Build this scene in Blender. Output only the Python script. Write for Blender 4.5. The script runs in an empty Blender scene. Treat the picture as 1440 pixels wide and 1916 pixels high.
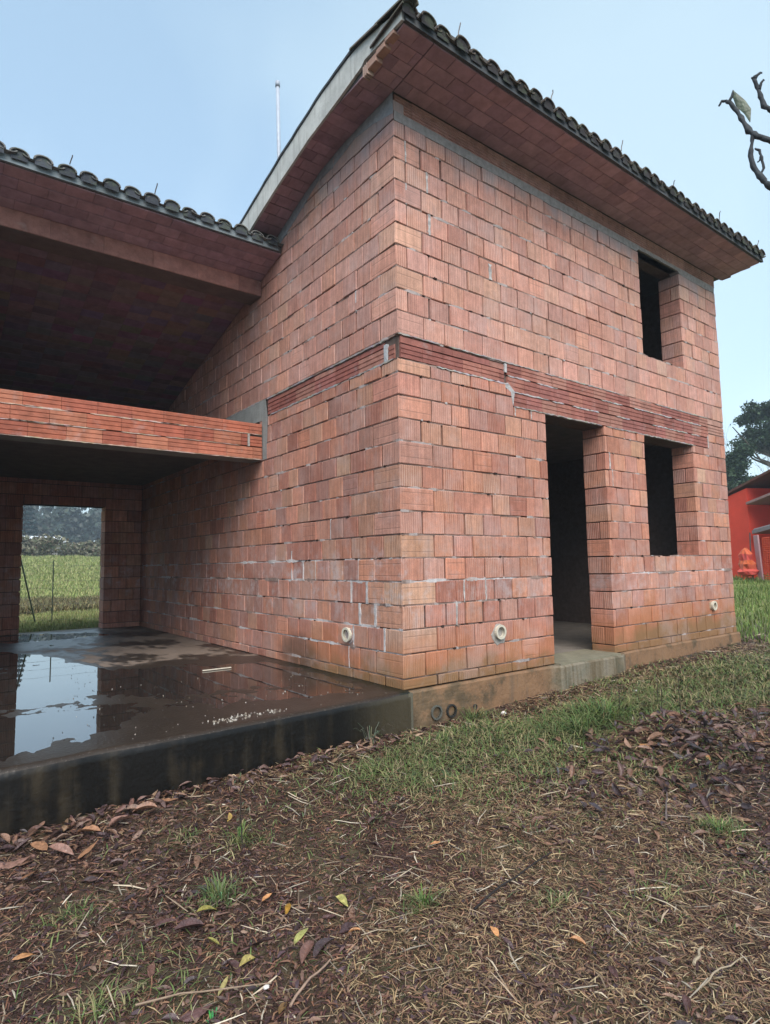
import bpy, math, random
import numpy as np
from mathutils import Matrix, Vector

random.seed(7)
RN = np.random.RandomState(11)
S = bpy.context.scene
COL = S.collection

# ------------------------------------------------------------------ camera
CF, CYAW, CPITCH, CROLL = 1140.4, 0.650355, 0.0865856, -0.0159534
CAM = Vector((-3.2010, -3.9914, 1.0332))
fw = Vector((math.sin(CYAW) * math.cos(CPITCH), math.cos(CYAW) * math.cos(CPITCH), math.sin(CPITCH)))
rt = Vector((math.cos(CYAW), -math.sin(CYAW), 0))
up = rt.cross(fw)
r2 = math.cos(CROLL) * rt + math.sin(CROLL) * up
u2 = -math.sin(CROLL) * rt + math.cos(CROLL) * up
cd = bpy.data.cameras.new('camera')
cd.sensor_fit = 'HORIZONTAL'
cd.sensor_width = 36
cd.lens = CF / 1440 * 36
cd.clip_end = 2000
cam = bpy.data.objects.new('camera', cd)
M3 = Matrix((r2, u2, -fw)).transposed()
cam.matrix_world = Matrix.Translation(CAM) @ M3.to_4x4()
COL.objects.link(cam)
S.camera = cam

# ------------------------------------------------------------------ world, sun, exposure
SUN_EL, SUN_AZ = math.radians(47), math.radians(210)      # azimuth clockwise from +Y
W = bpy.data.worlds.new('World')
S.world = W
W.use_nodes = True
nt = W.node_tree
nt.nodes.clear()
out = nt.nodes.new('ShaderNodeOutputWorld')
sky = nt.nodes.new('ShaderNodeTexSky')
sky.sky_type = 'NISHITA'
sky.sun_disc = False
sky.sun_elevation = SUN_EL
sky.sun_rotation = SUN_AZ
bg1 = nt.nodes.new('ShaderNodeBackground')
bg1.inputs[1].default_value = 0.05
nt.links.new(sky.outputs[0], bg1.inputs[0])
tc = nt.nodes.new('ShaderNodeTexCoord')
no = nt.nodes.new('ShaderNodeTexNoise')
no.inputs['Scale'].default_value = 1.7
no.inputs['Detail'].default_value = 3
no.inputs['Distortion'].default_value = .3
mp = nt.nodes.new('ShaderNodeMapping')
mp.inputs['Location'].default_value = (2.3, .9, 1.4)
nt.links.new(tc.outputs['Generated'], mp.inputs['Vector'])
nt.links.new(mp.outputs[0], no.inputs['Vector'])
cr = nt.nodes.new('ShaderNodeValToRGB')
cr.color_ramp.elements[0].position = .38
cr.color_ramp.elements[0].color = (.19, .268, .318, 1)
cr.color_ramp.elements[1].position = .64
cr.color_ramp.elements[1].color = (.31, .39, .395, 1)
nt.links.new(no.outputs[0], cr.inputs[0])
bg2 = nt.nodes.new('ShaderNodeBackground')
bg2.inputs[1].default_value = 0.60
nt.links.new(cr.outputs[0], bg2.inputs[0])
ad = nt.nodes.new('ShaderNodeAddShader')
nt.links.new(bg1.outputs[0], ad.inputs[0])
nt.links.new(bg2.outputs[0], ad.inputs[1])
nt.links.new(ad.outputs[0], out.inputs[0])

sl = bpy.data.lights.new('sun', 'SUN')
sl.energy = 1.5
sl.angle = math.radians(48)
sl.color = (1, .95, .9)
sun = bpy.data.objects.new('sun', sl)
sd = Vector((math.sin(SUN_AZ) * math.cos(SUN_EL), math.cos(SUN_AZ) * math.cos(SUN_EL), math.sin(SUN_EL)))
sun.rotation_euler = sd.to_track_quat('Z', 'Y').to_euler()
sun.location = sd * 30
COL.objects.link(sun)

S.view_settings.view_transform = 'Standard'
S.view_settings.look = 'None'
S.view_settings.exposure = 1.5
S.view_settings.gamma = 1
S.view_settings.use_curve_mapping = False
S.render.engine = 'CYCLES'
S.cycles.max_bounces = 6
S.cycles.diffuse_bounces = 2
S.cycles.use_denoising = True

# ------------------------------------------------------------------ noise helpers
_P = RN.rand(256, 256)


def vnoise(x, y):
    x = np.asarray(x, float); y = np.asarray(y, float)
    xi = np.floor(x).astype(int); yi = np.floor(y).astype(int)
    fx = x - xi; fy = y - yi
    fx = fx * fx * (3 - 2 * fx); fy = fy * fy * (3 - 2 * fy)
    a = _P[xi & 255, yi & 255]; b = _P[(xi + 1) & 255, yi & 255]
    c = _P[xi & 255, (yi + 1) & 255]; d = _P[(xi + 1) & 255, (yi + 1) & 255]
    return (a * (1 - fx) + b * fx) * (1 - fy) + (c * (1 - fx) + d * fx) * fy


def fbm(x, y, n=4):
    s = 0; a = .5; t = 0
    for i in range(n):
        s = s + a * vnoise(x * 2 ** i + 17 * i, y * 2 ** i + 31 * i); t += a; a *= .5
    return s / t


def sstep(a, b, x):
    t = np.clip((np.asarray(x, float) - a) / (b - a), 0, 1)
    return t * t * (3 - 2 * t)


def gbase(x, y):
    x = np.asarray(x, float); y = np.asarray(y, float)
    g0 = np.interp(x, [-200, -30, -3, 0, 3, 6.1, 17, 40, 100, 400], [-1.2, -.6, -.345, -.325, -.2, -.135, .53, 1.4, 3, 6])
    g0 = g0 - .012 * np.clip(-y, 0, 60) * np.clip(1 - (x - 4) / 8, 0, 1)
    gb = np.interp(y, [7.9, 9, 16, 24, 48, 120, 400], [-.09, -.1, -.16, .05, 2.0, 4.5, 9])
    gb = gb + .05 * np.clip(x - 9, 0, 80)
    w = sstep(3, 8.5, y)
    return g0 * (1 - w) + gb * w


def ground_z(x, y):
    n = (fbm(np.asarray(x) * 1.1 + 50, np.asarray(y) * 1.1 + 50, 4) - .5) * .09 + (fbm(np.asarray(x) * 9 + 80, np.asarray(y) * 9 + 20, 3) - .5) * .03
    near_pile = .10 * np.exp(-(((np.asarray(x) - 1.25) / .42) ** 2 + ((np.asarray(y) + 1.55) / .3) ** 2))
    dist = np.hypot(x, y)
    k = np.where(dist < 14, 1, 2.5)
    edge = np.where((np.asarray(y) > -.05) & (np.asarray(y) < 8) & (np.asarray(x) < 6.2) & (np.asarray(x) > -6), 0.0, 1.0)
    return gbase(x, y) + n * k * edge + near_pile


# ------------------------------------------------------------------ node helpers
class NT:
    def __init__(s, name, rough=.85, spec=.3):
        s.m = bpy.data.materials.new(name)
        s.m.use_nodes = True
        s.t = s.m.node_tree
        s.t.nodes.clear()
        s.o = s.t.nodes.new('ShaderNodeOutputMaterial')
        s.b = s.t.nodes.new('ShaderNodeBsdfPrincipled')
        s.b.inputs['Roughness'].default_value = rough
        s.b.inputs['Specular IOR Level'].default_value = spec
        s.t.links.new(s.b.outputs[0], s.o.inputs[0])

    def n(s, typ, ins=None, **kw):
        nd = s.t.nodes.new('ShaderNode' + typ)
        for k, v in kw.items():
            setattr(nd, k, v)
        for k, v in (ins or {}).items():
            s.set(nd.inputs[k], v)
        return nd

    def set(s, sock, v):
        if isinstance(v, bpy.types.NodeSocket):
            s.t.links.new(v, sock)
        elif isinstance(v, bpy.types.Node):
            s.t.links.new(v.outputs[0], sock)
        else:
            if isinstance(v, tuple) and len(v) == 3 and sock.type == 'RGBA':
                v = v + (1,)
            sock.default_value = v

    def math(s, op, a, b=0.0, clamp=False):
        nd = s.n('Math', {0: a, 1: b}, operation=op)
        nd.use_clamp = clamp
        return nd.outputs[0]

    def mix(s, f, a, b, mode='MIX'):
        nd = s.n('MixRGB', {0: f, 1: a, 2: b}, blend_type=mode)
        return nd.outputs[0]

    def pos(s):
        if not hasattr(s, '_p'):
            s._p = s.n('NewGeometry').outputs['Position']
            s._x = s.n('SeparateXYZ', {0: s._p})
        return s._p

    def xyz(s, i):
        s.pos()
        return s._x.outputs[i]

    def noise(s, scale, detail=3, vec=None, rough=.5, dist=0, vs=None):
        v = vec if vec is not None else s.pos()
        if vs is not None:
            v = s.n('VectorMath', {0: v, 1: vs}, operation='MULTIPLY').outputs[0]
        nd = s.n('TexNoise', {'Vector': v, 'Scale': scale, 'Detail': detail, 'Roughness': rough, 'Distortion': dist})
        return nd.outputs[0]

    def ramp(s, f, a, b):      # smooth 0..1 between a and b
        nd = s.n('MapRange', {0: f, 1: a, 2: b})
        nd.interpolation_type = 'SMOOTHSTEP'
        return nd.outputs[0]

    def bump(s, h, strength=.5, dist=.01, normal=None):
        ins = {'Height': h, 'Strength': strength, 'Distance': dist}
        if normal is not None:
            ins['Normal'] = normal
        return s.n('Bump', ins).outputs[0]

    def fin(s, col=None, rough=None, normal=None):
        if col is not None: s.set(s.b.inputs['Base Color'], col)
        if rough is not None: s.set(s.b.inputs['Roughness'], rough)
        if normal is not None: s.set(s.b.inputs['Normal'], normal)
        return s.m

    def tint(s):
        a = s.n('Attribute', attribute_name='tint')
        o = s.n('ObjectInfo')
        return s.mix(1, a.outputs['Color'], o.outputs['Color'], 'MULTIPLY')

    def alpha(s):
        return s.n('Attribute', attribute_name='tint').outputs['Alpha']


def masonry(name, ribbed=True, horiz=False):
    t = NT(name, .9, .2)
    c = t.tint()
    x, y, z = t.xyz(0), t.xyz(1), t.xyz(2)
    u = t.math('ADD', x, y)
    seed = t.math('ADD', t.n('ObjectInfo').outputs['Random'], t.alpha())
    st = t.noise(1, 3, vs=(38, 38, 2.2))
    c = t.mix(1, c, t.n('MapRange', {0: st, 1: .3, 2: .7, 3: .8, 4: 1.16}).outputs[0], 'MULTIPLY')
    bl = t.noise(14, 4, rough=.65)
    c = t.mix(1, c, t.n('MapRange', {0: bl, 1: .3, 2: .7, 3: .84, 4: 1.14}).outputs[0], 'MULTIPLY')
    big = t.noise(.9, 5, rough=.65)
    c = t.mix(1, c, t.n('MapRange', {0: big, 1: .3, 2: .7, 3: .80, 4: 1.14}).outputs[0], 'MULTIPLY')
    gr = t.noise(120, 2)
    c = t.mix(1, c, t.n('MapRange', {0: gr, 1: .3, 2: .7, 3: .88, 4: 1.12}).outputs[0], 'MULTIPLY')
    if ribbed:
        ph = t.math('MULTIPLY', seed, 9.0)
        wob = t.math('MULTIPLY', t.noise(6, 2), 1.6)
        ang = t.math('ADD', t.math('ADD', t.math('MULTIPLY', u, 262.0), ph), wob)
        rib = t.math('SINE', ang)
        # scored ribs: patchy mortar dust pales the crests, grooves get a darker tone
        dust = t.ramp(t.noise(5, 3), .42, .66)
        rf = t.n('MapRange', {0: t.math('FRACT', t.math('MULTIPLY', seed, 7.3)), 1: 0.0, 2: 1.0, 3: .25, 4: 1.25}).outputs[0]
        g = t.math('MULTIPLY', t.math('MULTIPLY', t.ramp(rib, .25, .95), rf), t.math('ADD', t.math('MULTIPLY', dust, .3), .12))
        c = t.mix(g, c, (.62, .46, .40))
        c = t.mix(t.math('MULTIPLY', t.math('MULTIPLY', t.ramp(rib, -.3, -1.0), rf), .24), c, (.14, .07, .055))
    else:
        rib = t.math('SINE', t.math('MULTIPLY', z, 62.0))
        rib = t.math('MULTIPLY', t.ramp(rib, .9, 1), -1.0)
        c = t.mix(t.math('MULTIPLY', rib, -.3), c, (.2, .13, .1))
    # orange mud splashed up from the ground
    nz = t.noise(3.2, 4, rough=.6)
    right = t.ramp(x, 2.8, 4.2)
    h = t.math('SUBTRACT', z, t.math('MULTIPLY', t.math('SUBTRACT', nz, .5), .5))
    h = t.math('SUBTRACT', h, t.math('MULTIPLY', right, .14))
    side_dry = t.ramp(y, 1.2, 2.6)
    m1 = t.math('MULTIPLY', t.ramp(h, .55, .2), t.math('SUBTRACT', 1.0, side_dry))
    c = t.mix(t.math('MULTIPLY', m1, .62), c, (.40, .145, .055))
    m2 = t.math('MULTIPLY', t.ramp(h, .24, .02), t.math('SUBTRACT', 1.0, side_dry))
    c = t.mix(t.math('MULTIPLY', m2, .85), c, (.22, .13, .06))
    # damp grime patch on the porch side, low down
    yy = t.math('SUBTRACT', y, 1.75)
    d2 = t.math('ADD', t.math('MULTIPLY', t.math('MULTIPLY', yy, yy), 2.2), t.math('MULTIPLY', t.math('MULTIPLY', t.math('SUBTRACT', z, .12), t.math('SUBTRACT', z, .12)), 9.0))
    d2 = t.math('ADD', d2, t.math('MULTIPLY', nz, .6))
    sidef = t.ramp(x, .3, .1)
    c = t.mix(t.math('MULTIPLY', t.math('MULTIPLY', t.ramp(d2, .85, .4), sidef), .62), c, (.07, .045, .035))
    # lime bloom
    lw = t.math('MULTIPLY', t.ramp(t.noise(4.5, 5, rough=.7), .47, .68), t.math('MULTIPLY', t.ramp(z, .35, .75), t.ramp(z, 1.4, .95)))
    lw = t.math('MULTIPLY', lw, t.math('ADD', .38, t.math('MULTIPLY', sidef, .17)))
    c = t.mix(lw, c, (.52, .47, .47))
    lp = t.math('MULTIPLY', t.ramp(t.noise(2.0, 5, rough=.7), .46, .66), .26)
    c = t.mix(lp, c, (.50, .39, .37))
    # render wiped over the top courses
    top = t.ramp(t.math('ADD', z, t.math('MULTIPLY', t.math('SUBTRACT', t.noise(3.0, 4, vs=(1, 1, .5)), .5), .9)), 4.72, 5.12)
    c = t.mix(t.math('MULTIPLY', top, .6), c, (.30, .31, .33))
    bb = t.bump(t.math('ADD', t.math('MULTIPLY', rib, 1.0), t.math('MULTIPLY', gr, .7)), .55, .0022)
    bb = t.bump(bl, .35, .006, bb)
    return t.fin(c, None, bb)


def plain(name, rough=.85, spec=.3, amp=.2, scale=8, bump=.3, bscale=60, vs=None, noisecol=None):
    t = NT(name, rough, spec)
    c = t.tint()
    n = t.noise(scale, 4, rough=.6, vs=vs)
    c = t.mix(1, c, t.n('MapRange', {0: n, 1: .25, 2: .75, 3: 1 - amp, 4: 1 + amp}).outputs[0], 'MULTIPLY')
    if noisecol:
        c = t.mix(t.math('MULTIPLY', t.ramp(t.noise(scale * .6, 4, rough=.65), noisecol[1], noisecol[2]), noisecol[3]), c, noisecol[0])
    return t.fin(c, None, t.bump(t.noise(bscale, 4), bump, .01))


MAT = {}
MAT['rib'] = masonry('ribbed_clay')
MAT['smooth'] = masonry('smooth_clay', False)
MAT['mortar'] = plain('mortar', .95, .15, .25, 18, .6, 90)
MAT['lintel'] = plain('lintel_clay', .85, .25, .3, 12, .3, 70, noisecol=((.42, .33, .31), .55, .75, .35))
MAT['soffit'] = plain('soffit_clay', .9, .2, .22, 9, .3, 60)
MAT['foliage'] = plain('foliage', .7, .25, .25, 3, 0, 5)
MAT['bark'] = plain('bark', .85, .2, .3, 20, .6, 60)
MAT['metal'] = plain('galvanised_metal', .45, .5, .15, 6, .1, 30)
MAT['pvc'] = plain('pvc_plastic', .45, .4, .12, 20, .1, 40)
MAT['plaster'] = plain('red_plaster', .9, .2, .12, 1.5, .2, 25)
MAT['litter'] = plain('litter', .5, .4, .25, 40, .1, 60)
MAT['leafskin'] = plain('leaf_skin', .42, .45, .5, 45, .5, 90)
MAT['plastic'] = plain('mesh_plastic', .6, .3, .1, 6, 0, 10)
MAT['stone'] = plain('stone', .6, .4, .2, 40, .3, 90)

# roof tile : weathered clay with moss
t = NT('roof_tile_clay', .9, .2)
c = t.tint()
n1 = t.noise(9, 4, rough=.65)
c = t.mix(1, c, t.n('MapRange', {0: n1, 1: .25, 2: .75, 3: .65, 4: 1.3}).outputs[0], 'MULTIPLY')
c = t.mix(t.math('MULTIPLY', t.ramp(t.noise(9, 5, rough=.7), .46, .62), .6), c, (.06, .075, .045))
MAT['tile'] = t.fin(c, None, t.bump(t.noise(50, 4), .5, .01))

# concrete of the verge and the footing
t = NT('pale_concrete', .9, .2)
c = t.tint()
n1 = t.noise(5, 5, rough=.65)
c = t.mix(1, c, t.n('MapRange', {0: n1, 1: .25, 2: .75, 3: .72, 4: 1.2}).outputs[0], 'MULTIPLY')
c = t.mix(t.math('MULTIPLY', t.ramp(t.noise(1, 4, vs=(22, 22, 2)), .5, .75), .35), c, (.16, .14, .12))
MAT['concrete'] = t.fin(c, None, t.bump(t.noise(45, 5), .4, .01))

t = NT('muddy_footing', .75, .35)
n1 = t.noise(4, 5, rough=.65)
st = t.noise(1, 4, vs=(16, 16, 1.5))
x = t.xyz(0)
c = t.mix(t.ramp(n1, .3, .7), (.085, .058, .032), (.20, .13, .072))
c = t.mix(t.math('MULTIPLY', t.ramp(t.math('ADD', n1, t.math('MULTIPLY', t.ramp(x, 0, 1.2), .15))  , .52, .65), .45), c, (.30, .15, .075))
stepm = t.math('MULTIPLY', t.ramp(x, 1.7, 2.0), t.ramp(x, 3.3, 3.0))
c = t.mix(t.math('MULTIPLY', stepm, .75), c, t.mix(t.ramp(st, .35, .65), (.10, .09, .055), (.22, .21, .16)))
c = t.mix(t.math('MULTIPLY', t.ramp(st, .55, .75), .4), c, (.10, .08, .06))
MAT['footing'] = t.fin(c, None, t.bump(t.noise(30, 5), .5, .015))

# porch slab: top is damp concrete, side is algae streaked
t = NT('porch_concrete', .5, .3)
x, y, z = t.xyz(0), t.xyz(1), t.xyz(2)
wet = t.n('Attribute', attribute_name='tint').outputs['Color']
wetx = t.n('SeparateColor', {0: wet}).outputs[0]
n1 = t.noise(2.5, 5, rough=.6)
dry = t.mix(n1, (.13, .10, .078), (.26, .205, .165))
damp = t.mix(t.noise(5, 4), (.018, .013, .010), (.046, .034, .025))
nb = t.math('ADD', wetx, t.math('MULTIPLY', t.math('SUBTRACT', t.noise(7, 4), .5), .5))
top = t.mix(t.ramp(nb, .35, .65), dry, damp)
top = t.mix(t.math('MULTIPLY', t.ramp(t.noise(90, 2), .62, .7), .35), top, (.22, .19, .16))
mossn = t.math('ADD', x, t.math('MULTIPLY', t.math('SUBTRACT', t.noise(7, 4, rough=.7), .5), .22))
top = t.mix(t.math('MULTIPLY', t.math('MULTIPLY', t.ramp(mossn, -.13, -.05), t.ramp(y, 2.3, 1.7)), .92), top, (.010, .012, .007))
st = t.noise(1, 4, vs=(9, 9, .8), dist=.2)
st2 = t.noise(1, 4, vs=(30, 30, 1.2))
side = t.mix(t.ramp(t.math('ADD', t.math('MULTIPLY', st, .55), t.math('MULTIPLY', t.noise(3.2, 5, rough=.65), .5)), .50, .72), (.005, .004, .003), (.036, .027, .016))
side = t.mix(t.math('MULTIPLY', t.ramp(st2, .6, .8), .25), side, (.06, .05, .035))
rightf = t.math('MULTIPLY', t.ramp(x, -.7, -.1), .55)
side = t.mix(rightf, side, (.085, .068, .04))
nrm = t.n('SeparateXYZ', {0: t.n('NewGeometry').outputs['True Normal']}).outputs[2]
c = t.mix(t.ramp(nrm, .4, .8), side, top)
ro = t.n('MapRange', {0: nb, 1: .3, 2: .7, 3: .65, 4: .36}).outputs[0]
MAT['slab'] = t.fin(c, ro, t.bump(t.noise(40, 5), .35, .008))

# standing water
t = NT('standing_water', .012, 1.0)
t.b.inputs['IOR'].default_value = 1.6
c = t.mix(t.noise(3, 4), (.016, .013, .011), (.032, .026, .022))
MAT['water'] = t.fin(c, None, t.bump(t.noise(5, 2), .02, .004))

# ground
t = NT('ground_soil', .7, .35)
x, y = t.xyz(0), t.xyz(1)
n1 = t.noise(1.7, 5, rough=.65)
n2 = t.noise(22, 4, rough=.7)
c = t.mix(n2, (.020, .010, .008), (.095, .055, .034))
c = t.mix(t.math('MULTIPLY', t.ramp(n1, .46, .6), .6), c, t.mix(n2, (.05, .045, .018), (.15, .13, .06)))
far = t.math('MAXIMUM', t.ramp(y, 7.5, 8.5), t.ramp(x, 6.0, 9.5))
gr = t.mix(t.noise(1.3, 5, rough=.7), (.11, .15, .04), (.30, .31, .11))
dull = t.math('MULTIPLY', t.ramp(y, 13.5, 15.0), t.ramp(y, 21, 19))
gr = t.mix(t.math('MULTIPLY', dull, t.ramp(t.noise(.6, 4), .35, .6)), gr, (.07, .06, .035))
gr = t.mix(t.math('MULTIPLY', t.ramp(t.noise(.5, 4, rough=.6), .52, .66), .5), gr, (.22, .19, .08))
c = t.mix(far, c, gr)
MAT['ground'] = t.fin(c, t.n('MapRange', {0: n1, 1: .3, 2: .7, 3: .5, 4: .9}).outputs[0], t.bump(t.noise(35, 5, rough=.7), .9, .03))


# ------------------------------------------------------------------ mesh builder
class MB:
    def __init__(s):
        s.v = []; s.f = []; s.c = []; s.mi = []

    def add(s, verts, faces, col=(1, 1, 1, 0), mi=0):
        b = len(s.v)
        s.v.extend(verts)
        s.f.extend([tuple(i + b for i in f) for f in faces])
        if len(col) == 3: col = (*col, 0)
        s.c.extend([col] * len(verts))
        s.mi.extend([mi] * len(faces) if isinstance(mi, int) else mi)

    def box(s, x0, x1, y0, y1, z0, z1, col=(1, 1, 1, 0), mi=0):
        s.add([(x0, y0, z0), (x1, y0, z0), (x1, y1, z0), (x0, y1, z0), (x0, y0, z1), (x1, y0, z1), (x1, y1, z1), (x0, y1, z1)],
              [(0, 3, 2, 1), (4, 5, 6, 7), (0, 1, 5, 4), (1, 2, 6, 5), (2, 3, 7, 6), (3, 0, 4, 7)], col, mi)

    def cbox(s, x0, x1, y0, y1, z0, z1, c=.004, col=(1, 1, 1, 0), smooth='', tmi=(0, 1), jit=0):
        """chamfered box; SMOOTH lists the faces that take material 1 (f = -Y, l = -X)"""
        V = []; idx = {}
        lo = (x0, y0, z0); hi = (x1, y1, z1)
        for sx in (0, 1):
            for sy in (0, 1):
                for sz in (0, 1):
                    for ax in range(3):
                        p = [hi[0] if sx else lo[0], hi[1] if sy else lo[1], hi[2] if sz else lo[2]]
                        sg = (sx, sy, sz)
                        for a in range(3):
                            if a != ax: p[a] += -c if sg[a] else c
                        if jit:
                            p = [q + random.uniform(-jit, jit) for q in p]
                        idx[(sx, sy, sz, ax)] = len(V); V.append(tuple(p))
        F = []; mi = []
        def face(keys, m):
            F.append(tuple(idx[k] for k in keys)); mi.append(m)
        ms = lambda ch: tmi[1] if ch in smooth else tmi[0]
        face([(0, 0, 0, 0), (0, 0, 1, 0), (0, 1, 1, 0), (0, 1, 0, 0)], ms('l'))
        face([(1, 0, 0, 0), (1, 1, 0, 0), (1, 1, 1, 0), (1, 0, 1, 0)], tmi[0])
        face([(0, 0, 0, 1), (1, 0, 0, 1), (1, 0, 1, 1), (0, 0, 1, 1)], ms('f'))
        face([(0, 1, 0, 1), (0, 1, 1, 1), (1, 1, 1, 1), (1, 1, 0, 1)], tmi[0])
        face([(0, 0, 0, 2), (0, 1, 0, 2), (1, 1, 0, 2), (1, 0, 0, 2)], tmi[0])
        face([(0, 0, 1, 2), (1, 0, 1, 2), (1, 1, 1, 2), (0, 1, 1, 2)], tmi[0])
        for a in (0, 1):
            for b in (0, 1):
                face([(a, b, 0, 0), (a, b, 1, 0), (a, b, 1, 1), (a, b, 0, 1)], tmi[0])
                face([(a, 0, b, 0), (a, 1, b, 0), (a, 1, b, 2), (a, 0, b, 2)], tmi[0])
                face([(0, a, b, 1), (1, a, b, 1), (1, a, b, 2), (0, a, b, 2)], tmi[0])
        for a in (0, 1):
            for b in (0, 1):
                for d in (0, 1):
                    face([(a, b, d, 0), (a, b, d, 1), (a, b, d, 2)], tmi[0])
        s.add(V, F, col, mi)

    def tube(s, pts, rad, n=6, col=(1, 1, 1, 0), cap=True):
        pts = [Vector(p) for p in pts]
        if isinstance(rad, (int, float)): rad = [rad] * len(pts)
        V = []; F = []
        prev = None
        for i, p in enumerate(pts):
            d = (pts[min(i + 1, len(pts) - 1)] - pts[max(i - 1, 0)])
            if d.length < 1e-9: d = Vector((0, 0, 1))
            d.normalize()
            if prev is None:
                a = d.orthogonal().normalized()
            else:
                a = (prev - d * prev.dot(d))
                a = a.normalized() if a.length > 1e-6 else d.orthogonal().normalized()
            prev = a
            b = d.cross(a)
            for k in range(n):
                th = 2 * math.pi * k / n
                V.append(tuple(p + (a * math.cos(th) + b * math.sin(th)) * rad[i]))
        for i in range(len(pts) - 1):
            for k in range(n):
                k2 = (k + 1) % n
                F.append((i * n + k, i * n + k2, (i + 1) * n + k2, (i + 1) * n + k))
        if cap:
            F.append(tuple(range(n))[::-1]); F.append(tuple((len(pts) - 1) * n + k for k in range(n)))
        s.add(V, F, col)

    def ring_pipe(s, c0, c1, r_out, r_in, n=16, col=(1, 1, 1, 0)):
        c0 = Vector(c0); c1 = Vector(c1)
        d = (c1 - c0).normalized(); a = d.orthogonal().normalized(); b = d.cross(a)
        V = []
        for c_, r in ((c0, r_out), (c1, r_out), (c1, r_in), (c0, r_in)):
            for k in range(n):
                th = 2 * math.pi * k / n
                V.append(tuple(c_ + (a * math.cos(th) + b * math.sin(th)) * r))
        F = []
        for ring in range(3):
            for k in range(n):
                k2 = (k + 1) % n
                F.append((ring * n + k, ring * n + k2, (ring + 1) * n + k2, (ring + 1) * n + k))
        s.add(V, F, col)

    def mesh(s, name, mats, smooth=False):
        me = bpy.data.meshes.new(name)
        me.from_pydata(s.v, [], s.f)
        me.update()
        for m in (mats if isinstance(mats, (list, tuple)) else [mats]):
            me.materials.append(m)
        if any(s.mi):
            me.polygons.foreach_set('material_index', s.mi)
        a = me.color_attributes.new('tint', 'FLOAT_COLOR', 'POINT')
        a.data.foreach_set('color', np.array(s.c, dtype=np.float32).ravel())
        if smooth:
            me.polygons.foreach_set('use_smooth', [True] * len(me.polygons))
        me.update()
        return me

    def build(s, name, mats, parent=None, smooth=False, **props):
        return link(name, s.mesh(name, mats, smooth), parent, **props)


def link(name, data, parent=None, **props):
    o = bpy.data.objects.new(name, data)
    COL.objects.link(o)
    if parent: o.parent = parent
    for k, v in props.items(): o[k] = v
    return o


def thing(name, label, cat, loc=(0, 0, 0), group=None):
    o = link(name, None)
    o.location = loc
    o.empty_display_size = .2
    o['label'] = label; o['category'] = cat
    if group: o['group'] = group
    return o


def np_mesh(name, V, F, Cc, mat, smooth=False):
    """fast mesh from arrays; F is (n,4) or (n,3)"""
    me = bpy.data.meshes.new(name)
    V = np.asarray(V, np.float32); F = np.asarray(F, np.int32)
    k = F.shape[1]
    me.vertices.add(len(V)); me.vertices.foreach_set('co', V.ravel())
    me.loops.add(F.size); me.loops.foreach_set('vertex_index', F.ravel())
    me.polygons.add(len(F)); me.polygons.foreach_set('loop_start', np.arange(len(F), dtype=np.int32) * k)
    me.update(calc_edges=True)
    a = me.color_attributes.new('tint', 'FLOAT_COLOR', 'POINT')
    Cc = np.asarray(Cc, np.float32)
    if Cc.shape[1] == 3: Cc = np.hstack([Cc, np.zeros((len(Cc), 1), np.float32)])
    a.data.foreach_set('color', Cc.ravel())
    me.materials.append(mat)
    if smooth: me.polygons.foreach_set('use_smooth', np.ones(len(F), bool))
    me.validate()
    return me


def project(p):
    d = Vector(p) - CAM
    z = d.dot(fw)
    if z < .05: return None
    return (720 + CF * d.dot(r2) / z, 958 - CF * d.dot(u2) / z)


# ------------------------------------------------------------------ ground sheet
def axis(lo, a, b, hi, step, grow=1.18):
    mid = list(np.arange(a, b + 1e-6, step))
    left = []; x = a; s_ = step
    while x > lo: s_ *= grow; x -= s_; left.append(x)
    right = []; x = b; s_ = step
    while x < hi: s_ *= grow; x += s_; right.append(x)
    return np.array(left[::-1] + mid + right)


gx = axis(-500, -3.6, 4.5, 500, .035, 1.07)
gy = axis(-300, -4.2, .1, 600, .035, 1.07)
X, Y = np.meshgrid(gx, gy)
Z = ground_z(X, Y)
nx, ny = len(gx), len(gy)
I = (np.arange(ny - 1)[:, None] * nx + np.arange(nx - 1)[None, :]).ravel()
F = np.stack([I, I + 1, I + nx + 1, I + nx], 1)
V = np.stack([X.ravel(), Y.ravel(), Z.ravel()], 1)
g = link('ground', np_mesh('ground', V, F, np.ones((len(V), 4)), MAT['ground'], True))
g['kind'] = 'structure'

# ------------------------------------------------------------------ the unfinished house
house = thing('unfinished_house', 'unfinished two-storey house of bare red clay blocks with an open porch and tiled eaves', 'house')
BW, BH = 6.09, 5.0


def soffit(y):      # underside of the upper roof
    return float(np.interp(y, [-.62, -.56, 0, .4, .8, 1.2, 1.5, 1.82, 2.2, 8.5], [5.315, 5.305, 5.25, 5.243, 5.23, 5.185, 5.12, 5.03, 4.91, 3.33]))


def soffit_low(y):
    return 4.52 - .24 * (y - 2.65)


DOOR = (1.98, 3.05, 0, 2.59)
WLOW = (3.90, 5.13, 1.09, 2.59)
WUP = (3.99, 5.02, 3.64, 5.03)
MORT = (.12, .088, .075)


def rects(u0, u1, z0, z1, holes):
    us = sorted({u0, u1, *[h[0] for h in holes], *[h[1] for h in holes]})
    us = [u for u in us if u0 <= u <= u1]
    res = []
    for a, b in zip(us[:-1], us[1:]):
        m = (a + b) / 2
        cuts = sorted([(h[2], h[3]) for h in holes if h[0] < m < h[1]])
        z = z0
        for c0, c1 in cuts:
            if c0 > z: res.append((a, b, z, c0))
            z = max(z, c1)
        if z < z1: res.append((a, b, z, z1))
    return res


R_ = .022   # how far the mortar core sits behind the block faces
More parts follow.
